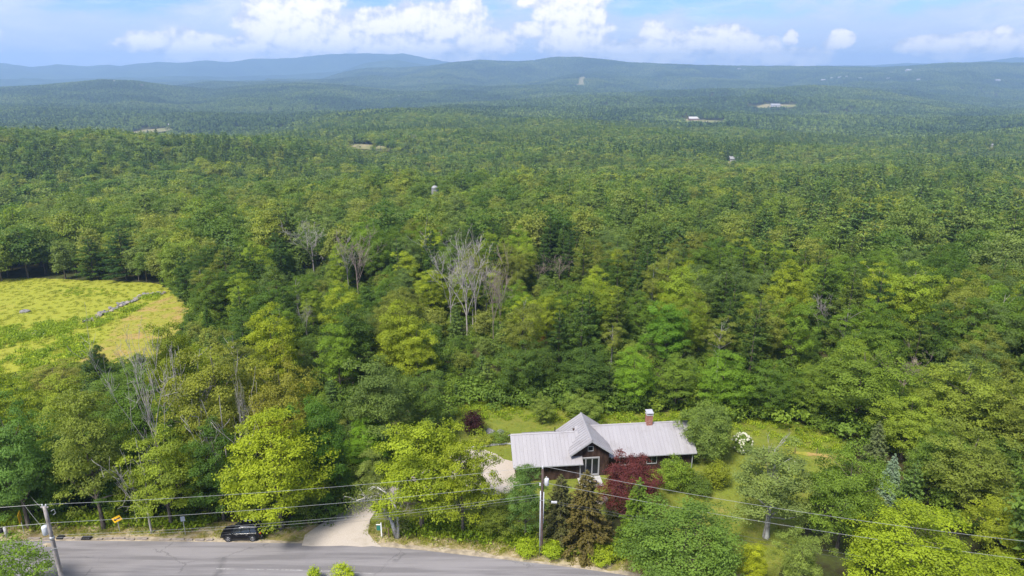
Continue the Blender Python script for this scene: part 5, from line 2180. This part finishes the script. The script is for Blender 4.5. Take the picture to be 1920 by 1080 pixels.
stone_row('tumbled row of grey field stones dividing the meadow from the mown track', [(265, 556), (248, 566), (232, 573), (214, 580), (195, 588), (175, 598), (160, 606)], 110, .22, .52, .6, 41)
stone_row('wide heap of grey stones at the upper end of the meadow', [(272, 554), (284, 553), (300, 552)], 60, .2, .5, .8, 42, 'stone_heap')
stone_row('small heap of stones in the middle of the stone row', [(232, 571), (244, 567)], 26, .2, .5, .6, 44, 'stone_heap')
stone_row('grey brush and stone pile in the weedy lower corner of the meadow', [(52, 626), (66, 628), (76, 632)], 26, .25, .55, .8, 43, 'stone_heap')

# ------------------------------------------------------------------ parked car
def build_car():
    P = Vector((-30.1, 64.35, .085))
    root = thing('parked_car', P, 'black sport utility car parked on the verge facing left', 'car', rz=R(181.5))
    # car space: x forward, y left, z up.  length 4.6, width 1.8, height 1.68
    sec = [  # x, half width low, half width belt, z bottom, z belt, z top(hood), half width top
        (-2.28, .72, .78, .42, .98, 1.02, .70),
        (-2.18, .84, .86, .30, 1.02, 1.10, .74),
        (-1.60, .88, .89, .24, 1.03, 1.12, .80),
        (-.60, .89, .90, .22, 1.00, 1.08, .80),
        (.50, .89, .90, .22, .98, 1.05, .80),
        (1.10, .88, .89, .22, .96, 1.03, .78),
        (1.75, .86, .87, .24, .90, .97, .74),
        (2.12, .78, .80, .30, .80, .86, .64),
        (2.28, .60, .64, .40, .68, .72, .50)]
    V, F = [], []
    for (x, a, b_, z0, zb, zt, wt) in sec:
        V += [(x, -a*.94, z0), (x, -a, (z0+zb)/2-.08), (x, -b_, zb-.10), (x, -b_*.97, zb), (x, -wt, zt), (x, 0, zt+.03), (x, wt, zt), (x, b_*.97, zb), (x, b_, zb-.10), (x, a, (z0+zb)/2-.08), (x, a*.94, z0)]
    n = 11
    for i in range(len(sec)-1):
        for k in range(n):
            k2 = (k+1) % n
            F.append((i*n+k, (i+1)*n+k, (i+1)*n+k2, i*n+k2))
    F.append(tuple(range(n)))
    F.append(tuple((len(sec)-1)*n+k for k in range(n))[::-1])
    me = bpy.data.meshes.new('body')
    me.from_pydata(V, [], F)
    me.materials.append(M['car'])
    me.polygons.foreach_set('use_smooth', np.ones(len(me.polygons), bool))
    me.update()
    body = put('body', me, root)
    m = body.modifiers.new('sub', 'SUBSURF')
    m.levels = m.render_levels = 2
    # wheel arches cut
    cut = MB()
    for wx in (-1.33, 1.34):
        cut.lathe([(.39, -1.2), (.39, 1.2)], (wx, 0, .36), 24, M=Matrix.Rotation(PI/2, 3, 'X'))
    cm = cut.mesh('arch_cut', None)
    # greenhouse: pillars + roof with glass
    def ring(z, x0, x1, w, r):
        return [(x0, -w, z), (x1, -w, z), (x1, w, z), (x0, w, z)]
    gh = MB()
    gh.hexa([(-2.10, -.79, 1.03), (1.02, -.79, 1.01), (1.02, .79, 1.01), (-2.10, .79, 1.03)], [(-1.78, -.60, 1.58), (.18, -.60, 1.60), (.18, .60, 1.60), (-1.78, .60, 1.58)])
    g_ = gh.build('window', M['cglass'], root, bevel=.05)
    tag(g_, 'dark tinted glass of the cabin', None)
    rf = MB()
    rf.hexa([(-1.98, -.645, 1.57), (.24, -.645, 1.585), (.24, .645, 1.585), (-1.98, .645, 1.57)], [(-1.86, -.56, 1.655), (.08, -.56, 1.665), (.08, .56, 1.665), (-1.86, .56, 1.655)])
    rf.build('roof', M['car'], root, bevel=.03)
    for (xb, xt, w) in ((1.02, .18, .05), (-.08, -.14, .035), (-1.10, -1.02, .04), (-1.95, -1.72, .13)):
        for sg in (-1, 1):
            p = MB()
            p.tube([(xb, sg*.80, 1.02), (xt, sg*.615, 1.59)], w, 6)
            p.build('pillar', M['car'], root)
    for sg in (-1, 1):
        p = MB()
        p.tube([(-1.75, sg*.54, 1.66), (-1.70, sg*.54, 1.72), (-.05, sg*.54, 1.73), (.02, sg*.54, 1.67)], .022, 6)
        p.build('roof_rail', M['alloy'], root)
        p = MB()
        p.box((.80, sg*.99, 1.06), (.12, .20, .15))
        p.build('mirror', M['car'], root, bevel=.03)
        p = MB()
        p.box((-.45, sg*.895, 1.02), (2.6, .02, .02))
        p.build('belt_trim', M['alloy'], root)
        for hx in (-.75, .35):
            p = MB()
            p.box((hx, sg*.915, .90), (.18, .03, .03))
            p.build('door_handle', M['alloy'], root)
        for hx in (-1.12, -.12, .92):
            p = MB()
            p.box((hx, sg*.905, .68), (.012, .012, .62))
            p.build('door_seam', M['plastic_k'], root)
        p = MB()
        p.box((0, sg*.90, .30), (1.9, .06, .16))
        p.build('sill', M['plastic_k'], root, bevel=.02)
        p = MB()
        p.hexa([(2.02, sg*.50, .70), (2.20, sg*.40, .70), (2.16, sg*.66, .70), (1.95, sg*.80, .70)] if sg > 0 else [(2.02, sg*.50, .70), (1.95, sg*.80, .70), (2.16, sg*.66, .70), (2.20, sg*.40, .70)],
               [(1.98, sg*.50, .84), (2.14, sg*.40, .82), (2.10, sg*.66, .82), (1.90, sg*.80, .86)] if sg > 0 else [(1.98, sg*.50, .84), (1.90, sg*.80, .86), (2.10, sg*.66, .82), (2.14, sg*.40, .82)])
        p.build('headlight', M['lamp_clear'], root)
        p = MB()
        p.box((-2.20, sg*.74, 1.0), (.20, .20, .17))
        p.build('tail_light', M['lamp_red'], root, bevel=.03)
        p = MB()
        p.box((-2.29, sg*.62, .52), (.05, .16, .08))
        p.build('reflector', M['lamp_clear'], root)
    p = MB()
    p.box((-2.32, 0, .80), (.03, .34, .17))
    p.build('number_plate', M['plate'], root)
    p = MB()
    p.box((-2.20, 0, .42), (.26, 1.5, .22))
    p.build('bumper', M['plastic_k'], root, bevel=.04)
    p = MB()
    p.box((2.20, 0, .42), (.18, 1.3, .24))
    p.build('bumper', M['plastic_k'], root, bevel=.04)
    p = MB()
    p.box((2.24, 0, .62), (.06, .8, .16))
    p.build('grille', M['plastic_k'], root, bevel=.02)
    p = MB()
    p.hexa([(-1.98, -.55, 1.575), (-1.70, -.58, 1.60), (-1.70, .58, 1.60), (-1.98, .55, 1.575)], [(-2.08, -.52, 1.61), (-1.72, -.56, 1.665), (-1.72, .56, 1.665), (-2.08, .52, 1.61)])
    p.build('spoiler', M['car'], root)
    # wheels
    Mx = Matrix.Rotation(PI/2, 3, 'X')
    ty = MB()
    ty.lathe([(.22, -.11), (.31, -.115), (.345, -.08), (.35, 0), (.345, .08), (.31, .115), (.22, .11)], (0, 0, 0), 24, M=Mx)
    tym = ty.mesh('tyre', M['rubber'], True)
    rm = MB()
    rm.lathe([(.24, -.10), (.24, .10)], (0, 0, 0), 20, M=Mx)
    hub = rm.mesh('rim_barrel', M['plastic_k'])
    rmm = MB()
    for sd in (-.108, .108):
        rmm.lathe([(.05, sd-.012), (.05, sd+.012)], (0, 0, 0), 10, M=Mx)
        for k in range(5):
            an = 2*PI*k/5
            a1, a2 = an-.14, an+.14
            pts = [(.04*math.cos(a1-.5), .04*math.sin(a1-.5)), (.235*math.cos(a1), .235*math.sin(a1)), (.235*math.cos(a2), .235*math.sin(a2)), (.04*math.cos(a2+.5), .04*math.sin(a2+.5))]
            rmm.hexa([(x, sd-.01, z) for x, z in pts], [(x, sd+.01, z) for x, z in pts])
        ring_ = []
        for k in range(20):
            an = 2*PI*k/20
            ring_.append((.235*math.cos(an), sd, .235*math.sin(an)))
        rmm.tube(ring_+[ring_[0]], .014, 5, cap=False)
    spk = rmm.mesh('rim', M['alloy'])
    for wx in (-1.33, 1.34):
        for sg in (-1, 1):
            w = put('wheel', hub, root, (wx, sg*.80, .35))
            put('tyre', tym, w)
            put('rim', spk, w)
            a = MB()
            arc = []
            for k in range(13):
                an = PI*(k/12)*1.1-.16
                arc.append((wx+math.cos(an)*.40, sg*.885, .35+math.sin(an)*.40))
            a.tube(arc, .035, 6)
            a.build('wheel_arch', M['plastic_k'], root)
            a = MB()
            a.lathe([(.385, -.03), (.385, .03)], (wx, sg*.87, .36), 20, M=Mx)
            a.build('arch_liner', M['plastic_k'], root)


build_car()

# ------------------------------------------------------------------ poles, wires, signs
def pole(P, h, r0, r1, mat, label, name='utility_pole'):
    root = thing(name, P, label, 'utility pole')
    b = MB()
    k = 8
    b.tube([(0, 0, -.5)]+[(0, 0, h*i/k) for i in range(1, k+1)], [r0]+[r0+(r1-r0)*i/k for i in range(1, k+1)], 12)
    b.build('post', mat, root, smooth=True)
    return root


def insulator(root, loc, s=1.0, M_=None):
    b = MB()
    b.lathe([(.03*s, 0), (.07*s, .04*s), (.05*s, .08*s), (.08*s, .12*s), (.05*s, .17*s), (.07*s, .21*s), (.03*s, .27*s)], loc, 10, M=M_)
    return b.build('insulator', M['porcelain'], root, smooth=True)


# centre pole
CPp = at(1015, 1041)
ztop = 10.7
cp = pole(CPp, ztop, .17, .12, M['pole_dark'], 'dark wooden utility pole with pale conduit at the road edge in front of the house')
for dx in (-.19,):
    b = MB()
    b.tube([(dx, -.08, 0), (dx, -.08, 8.1)], .055, 8)
    b.build('conduit', M['grey_can'], cp, smooth=True)
b = MB()
b.tube([(.15, -.12, 4.2), (.15, -.12, 8.0)], .04, 8)
b.build('conduit', M['grey_can'], cp, smooth=True)
insulator(cp, (0, 0, ztop), 1.3)
b = MB()
b.lathe([(.20, 0), (.235, .03), (.235, .72), (.21, .78), (.12, .84)], (.44, 0, 8.75), 14)
tk = b.build('transformer', M['porcelain'], cp, smooth=True)
insulator(tk, (.40, 0, 9.58), .8)
b = MB()
b.box((.17, 0, 9.2), (.22, .08, .5))
b.build('bracket', M['galv'], cp)
b = MB()
b.box((-.25, 0, 8.85), (.16, .12, .28))
b.build('fuse_cutout', M['porcelain'], cp)
b = MB()
b.box((0, -.1, 7.0), (.5, .08, .07))
b.build('cable_bracket', M['galv'], cp)
b = MB()
b.box((1.25, -.1, 6.75), (.62, .18, .2))
b.build('splice_box', M['porcelain'], cp, bevel=.03)

# left pole
LP = Vector((-42.5, 53.0, .06))
lp = pole(LP, 12.1, .22, .15, M['pole_wood'], 'pale leaning looking wooden utility pole with grey transformer at the left road edge')
insulator(lp, (-.16, 0, 12.05), 1.0)
insulator(lp, (.16, 0, 12.05), 1.0)
b = MB()
b.box((0, 0, 12.0), (.7, .1, .1))
b.build('crossarm', M['pole_wood'], lp)
b = MB()
b.lathe([(.24, 0), (.28, .04), (.28, .80), (.24, .88), (.12, .95)], (-.52, .1, 9.0), 14)
b.build('transformer', M['grey_can'], lp, smooth=True)
b = MB()
b.box((-.2, .05, 9.5), (.25, .1, .6))
b.build('bracket', M['galv'], lp)
b = MB()
b.tube([(.42, .1, 11.5), (.75, .1, 11.7), (.80, .1, 11.3), (.55, .1, 11.1)], .035, 6)
b.build('fuse_cutout', M['galv'], lp)
for z_ in (7.6, 3.4):
    b = MB()
    b.box((.05, -.2, z_), (.9, .05, .05), M=Matrix.Rotation(R(-18), 3, 'Y'))
    b.build('step_bolt', M['galv'], lp)
b = MB()
b.lathe([(.20, 0), (.22, .05), (.22, .22), (.20, .27)], (0, 0, 8.55), 12)
b.build('band', M['galv'], lp, smooth=True)
b = MB()
b.box((.3, -.05, 1.9), (.14, .2, .5))
b.build('meter_box', M['plastic_k'], lp)


def wire(name, p0, p1, sag, r, mat, label, group=None, n=36):
    p0, p1 = Vector(p0), Vector(p1)
    b = MB()
    pts = []
    for i in range(n+1):
        t = i/n
        p = p0.lerp(p1, t)
        p.z -= sag*4*t*(1-t)
        pts.append(p-p0)
    b.tube(pts, r, 5)
    o = b.build(name, mat)
    o.location = p0
    tag(o, label, 'wire', group)
    return o


def zpt(px, py, D):
    """point at forward distance Y=D seen at a pixel"""
    d = pdir(px, py)
    t = D/d[1]
    return Vector((d[0]*t, D, CAMH+d[2]*t))


ct = CPp+Vector((0, 0, ztop+.33))
lt = LP+Vector((.16, 0, 12.3))
cB = zpt(1012, 905, CPp.y-.15)
lB = zpt(100, 980, 53.0)
WR = .013
wire('power_line', lt, ct, .55, WR, M['wire'], 'uppermost wire between the two utility poles')
wire('power_line', lB, cB, .45, WR, M['wire'], 'second wire from the top between the two utility poles')
for k, (yl, yc, lb) in enumerate([(1003, 926, 'upper of the three thin cables between the poles'), (1008, 931, 'middle of the three thin cables between the poles'), (1015, 936, 'lowest of the three thin cables between the poles')]):
    wire('telephone_cable', zpt(105, yl, 53), zpt(1016, yc, CPp.y-.2),   .75, .009, M['wire'] if k < 2 else M['wire_dark'], lb)
RP = Vector((62, 46.5, 0))
wire('power_line', ct, RP+Vector((0, 0, 11.2)), 1.2, WR, M['wire'], 'uppermost wire running right from the centre pole')
wire('power_line', cB+Vector((.5, 0, 0)), RP+Vector((0, 0, 9.0)), .9, WR, M['wire'], 'second wire running right from the centre pole across the lawn')
wire('telephone_cable', CPp+Vector((.2, -.1, 7.1)), RP+Vector((0, 0, 6.0)), .5, .014, M['wire_dark'], 'thin dark cable running right from the centre pole')
wire('telephone_cable', CPp+Vector((.2, -.1, 6.85)), RP+Vector((0, 0, 5.4)), .6, .014, M['wire_dark'], 'lowest thin dark cable running right from the centre pole')
LQ = Vector((-100, 50, 0))
wire('power_line', LP+Vector((-.16, 0, 12.3)), LQ+Vector((0, 0, 12.3)), .8, WR, M['wire'], 'upper wire leaving the picture left of the left pole')
wire('power_line', lB, LQ+Vector((0, 0, 9.6)), .8, WR, M['wire'], 'lower wire leaving the picture left of the left pole')
wire('service_drop', LP+Vector((-.3, 0, 12.0)), zpt(55, 927, 68), .15, WR, M['wire'], 'short wire slanting up left from the top of the left pole')
wire('service_drop', LP+Vector((-.7, 0, 9.9)), zpt(31, 927, 68), .15, WR, M['wire'], 'wire slanting up left from the grey transformer')


def sign(px, py, pyt, w, h, roll, yaw, face, label, arrow=True, name='road_sign'):
    P = at(px, py)
    d = pdir(px, pyt)
    hz = CAMH+d[2]/math.hypot(d[0], d[1])*math.hypot(P.x, P.y)-P.z
    root = thing(name, P, label, 'road sign')
    b = MB()
    b.box((0, 0, hz/2), (.07, .05, hz+.2))
    b.build('post', M['galv'], root)
    Rm = Matrix.Rotation(yaw, 3, 'Z') @ Matrix.Rotation(roll, 3, 'Y')
    b = MB()
    b.box(Vector((0, -.05, hz)), (w, .02, h), M=Rm)
    pl = b.build('panel', face, root)
    if arrow:
        b = MB()
        L = w*.40
        pts = [(-L, 0), (-L*.45, h*.34), (-L*.45, h*.12), (L, h*.12), (L, -h*.12), (-L*.45, -h*.12), (-L*.45, -h*.34)]
        f0 = [Rm @ Vector((x, -.0125, z)) + Vector((0, -.05, hz)) for x, z in pts]
        b.add(f0, [tuple(range(7))])
        f1 = [Rm @ Vector((x, -.0165, z)) + Vector((0, -.05, hz)) for x, z in pts]
        o = len(b.v)
        b.add(f1, [tuple(range(7))])
        b.build('arrow', M['sign_k'], pl)
    return root


sign(225, 998, 971, 1.25, .62, R(-30), R(-8), M['sign_y'], 'yellow sign with black arrow pointing down left on the left verge')
sign(46, 1002, 967, .95, 1.25, R(4), R(-68), M['sign_y'], 'narrow yellow arrow sign seen edge on left of the left pole')
sign(348, 1003, 971, .45, .62, 0, R(15), M['sign_b'], 'small blue grey sign seen from behind on a thin post left of the car', False)

# driveway sign
P = at(716, 1008)
rs_ = thing('driveway_sign', P, 'white post with a hanging green board at the driveway mouth', 'sign')
b = MB()
b.box((0, 0, .95), (.12, .12, 2.0))
b.build('post', M['white_p'], rs_, bevel=.01)
b = MB()
b.box((-.28, 0, 1.72), (.56, .07, .08))
b.build('arm', M['white_p'], rs_)
b = MB()
b.box((-.30, 0, 1.28), (.42, .03, .62))
b.build('board', M['green_p'], rs_)
P = at(729, 1009)
wp = thing('wooden_stake', P, 'short brown stake right of the driveway sign', 'stake')
b = MB()
b.box((0, 0, .6), (.12, .12, 1.3))
b.build('post', M['brown_p'], wp, bevel=.01)
b = MB()
b.add([(-.06, -.06, 1.25), (.06, -.06, 1.25), (.06, .06, 1.25), (-.06, .06, 1.25), (0, 0, 1.36)], [(0, 1, 4), (1, 2, 4), (2, 3, 4), (3, 0, 4), (3, 2, 1, 0)])
b.build('cap', M['brown_p'], wp)

# mailbox at the left edge
P = at(14, 1008)
mb = thing('mailbox', P, 'black rounded mailbox on a thick pale post at the left picture edge', 'mailbox')
b = MB()
b.tube([(0, 0, -.1), (-.05, 0, 1.35)], [.17, .15], 10)
b.build('post', M['conc'], mb, smooth=True)
b = MB()
b.lathe([(.24, -.34), (.30, -.30), (.30, .30), (.24, .34)], (-.6, 0, .95), 14, M=Matrix.Rotation(PI/2, 3, 'Y'))
b.build('box', M['plastic_k'], mb, smooth=True)
b = MB()
b.box((-.2, 0, .72), (.7, .12, .06))
b.build('bracket', M['brown_p'], mb)

# catch basins and kerb stones at the left
for (px, py, w, lb) in ((162, 1012, 1.0, 'black iron drain with pale kerb stones right of the left pole'), (113, 1011, .7, 'small dark drain slot just right of the left pole')):
    P = at(px, py)
    dr = thing('storm_drain', P+Vector((0, 0, .08)), lb, 'drain')
    b = MB()
    b.box((0, .1, .09), (w, .5, .24))
    b.build('frame', M['black_iron'], dr, bevel=.02)
    for k in range(5):
        g = MB()
        g.box((-w*.4+w*.2*k, -.15, .213), (.05, .04, .012))
        g.build('bar', M['galv'], dr)
kr = thing('kerb', at(200, 1013), 'broken row of pale kerb stones along the left road edge', 'kerb')
K0 = Vector(kr.location)
rk = random.Random(3)
x_ = -54.0
kerb_me = []
for i in range(4):
    b = MB()
    b.box((0, 0, 0), (1.0, 1.0, 1.0))
    me = b.mesh('kerb_stone', M['stone_warm'])
    for v in me.vertices:
        v.co += Vector((rk.uniform(-.07, .07), rk.uniform(-.1, .1), rk.uniform(-.08, .08)))
    kerb_me.append(me)
while x_ < -33.5:
    L = rk.uniform(.6, 1.5)
    p, t = line_point(RF, x_+L/2)
    if rk.random() < .72:
        o = bpy.data.objects.new('kerb_stone', kerb_me[rk.randrange(4)])
        COL.objects.link(o)
        o.parent = kr
        o.location = Vector((p.x, p.y+.25+rk.uniform(-.05, .12), .13))-K0
        o.scale = (L*.95, .24, .16)
        o.rotation_euler = (0, 0, math.atan2(t.y, t.x)+rk.uniform(-.06, .06))
    x_ += L+rk.uniform(.02, .3)
# small posts on the right lawn
for (px, py, lb) in ((1490, 850, 'left small brown post on the right lawn'), (1531, 851, 'right small brown post on the right lawn')):
    P = at(px, py)
    b = MB()
    b.tube([(0, 0, -.1), (0, 0, .9)], [.06, .05], 7)
    o = b.build('fence_post', M['brown_p'])
    o.location = P
    tag(o, lb, 'post')

# ------------------------------------------------------------------ distant buildings
M['far_white'] = simple('white_clapboard', (.42, .41, .40), .7, 0, .2, .05)
M['far_grey'] = simple('grey_barn_metal', (.27, .27, .28), .6, 0, .3, .05)
M['far_red'] = simple('red_brown_roof', (.20, .12, .10), .8, 0, .2, .05)


def far_house(px, py, w, wall, roof, label, rz=0.0, dz=9.0, hscale=1.0, name='farmhouse'):
    """stands on the ground, sized from its pixel width; clearings or low canopy around keep it in view"""
    P = at(px, py, dz)
    dist = math.hypot(P.x, P.y)
    W = max(w*(.95 if dz < 1 else .6)/FOC*dist, 6)
    Dp = W*.6
    Hh = max(6.0, W*.34)*hscale
    # a knoll's storey height so that its roof clears the crowns around
    root = thing(name, (P.x, P.y, Hs(P.x, P.y)), label, 'house', None, rz)
    zb = dz
    b = MB()
    wall_box(b, -W/2, W/2, -Dp/2, Dp/2, 0, zb+Hh*.5)
    b.add([(-W/2, -Dp/2, zb+Hh*.5), (-W/2, Dp/2, zb+Hh*.5), (-W/2, 0, zb+Hh*.95), (W/2, -Dp/2, zb+Hh*.5), (W/2, Dp/2, zb+Hh*.5), (W/2, 0, zb+Hh*.95)], [(0, 2, 1), (3, 4, 5), (0, 1, 4, 3)])
    b.build('wall', wall, root)
    for s_ in (-1, 1):
        b = MB()
        e = Dp/2+.5
        zr, ze = zb+Hh, zb+Hh*.5-.2
        pts = [(-W/2-.5, 0, zr), (W/2+.5, 0, zr), (W/2+.5, s_*e, ze), (-W/2-.5, s_*e, ze)]
        if s_ > 0:
            pts = pts[::-1]
        b.hexa([Vector(p)-Vector((0, 0, .25)) for p in pts], pts)
        b.build('roof', roof, root)
    return root


FH = [(914, 224, 9, 'far_white', 'far_white', 'small white gabled house among the trees right of the middle hill', .3),
      (1375, 301, 17, 'far_white', 'far_grey', 'grey roofed barn at the clearing right of centre', .1),
      (1202, 229, 7, 'far_red', 'far_red', 'tiny pinkish house in the valley right of centre', 0),
      (885, 176, 7, 'far_white', 'far_white', 'white house specks on the valley side above the middle hill', 0),
      (748, 181, 4, 'far_white', 'far_white', 'tiny white house left of the pair on the valley side', 0),
      (1637, 170, 9, 'far_white', 'far_grey', 'pale building high on the right valley side', 0),
      (1543, 151, 11, 'far_white', 'far_grey', 'leftmost long white building of the far right settlement', 0),
      (1560, 147, 8, 'far_white', 'far_white', 'second white building of the far right settlement', 0),
      (1575, 146, 10, 'far_white', 'far_grey', 'third white building of the far right settlement', 0),
      (1588, 144, 7, 'far_white', 'far_white', 'fourth white building of the far right settlement', 0),
      (1612, 147, 8, 'far_grey', 'far_grey', 'grey building right of the far settlement', 0),
      (1665, 147, 7, 'far_white', 'far_grey', 'white building alone on the far right slope', 0),
      (1670, 137, 8, 'far_white', 'far_grey', 'white building near the crest at far right', 0),
      (1703, 133, 13, 'far_white', 'far_grey', 'long pale building on the crest at far right', 0),
      (1722, 150, 9, 'far_white', 'far_grey', 'white building below the long crest building', 0),
      (1870, 152, 12, 'far_grey', 'far_grey', 'low pale building on the slope at the right edge', 0),
      (1386, 130, 9, 'far_white', 'far_grey', 'white building on the central far ridge, left one', 0),
      (1396, 131, 7, 'far_white', 'far_grey', 'white building on the central far ridge, right one', 0),
      (214, 153, 7, 'far_white', 'far_white', 'white house on the far hill at left', 0),
      (266, 161, 9, 'far_red', 'far_red', 'pinkish house on the right flank of the far left hill', 0),
      (325, 237, 15, 'far_red', 'far_grey', 'low tan barn at the far tan clearing at left', 0),
      (1453, 200, 16, 'far_white', 'far_grey', 'row of white sheds in the pale field far right', 0),
      (1860, 274, 12, 'far_white', 'far_grey', 'white shed at the right edge clearing', 0),
      (1300, 225, 18, 'far_red', 'far_white', 'long low pale shed in the thin gravel clearing', 0)]
for (px, py, w, wm, rm_, lb, rz) in FH:
    far_house(px, py, w, M[wm], M[rm_], lb, rz, 0.3 if 'clearing' in lb or 'pale field' in lb else (9.5 if py < 165 else 7.5))
# white silo-like tower seen over the wood
P = at(816, 378, 8)
sl = thing('silo', (P.x, P.y, Hs(P.x, P.y)), 'pale round tower rising from the wood left of centre', 'silo')
b = MB()
b.lathe([(1.7, 0), (1.7, 14.5)], (0, 0, 0), 16)
b.build('shell', M['far_grey'], sl, smooth=False)
b = MB()
b.lathe([(1.75, 14.5), (1.5, 15.3), (.8, 15.9), (.1, 16.1)], (0, 0, 0), 16)
b.build('dome', M['far_grey'], sl, smooth=True)

# single odd coloured trees
hero('thin_tree', 'maple_b', 650, 500, 428, 24, (.22, .11, .07), 'rusty orange dying tree crown in the wood right of the meadow')
hero('thin_tree', 'maple_b', 1018, 668, 628, 22, (.26, .10, .06), 'small red leaved dying crown above the back lawn')

# ------------------------------------------------------------------ haze
def haze():
    b = MB()
    b.box((0, 0, 85), (29000, 29000, 490))
    m, T, out = new_mat('haze_air')
    v = T.add('ShaderNodeVolumePrincipled')
    v.inputs['Color'].default_value = (.44, .65, 1.0, 1)
    v.inputs['Density'].default_value = HAZE
    v.inputs['Anisotropy'].default_value = 0.2
    T.l.new(v.outputs[0], out.inputs['Volume'])
    o = b.build('haze', m)
    tag(o, 'pale blue haze over the valley', None, kind='stuff')


HAZE = 1.25e-4
haze()
print('objects', len(bpy.data.objects))
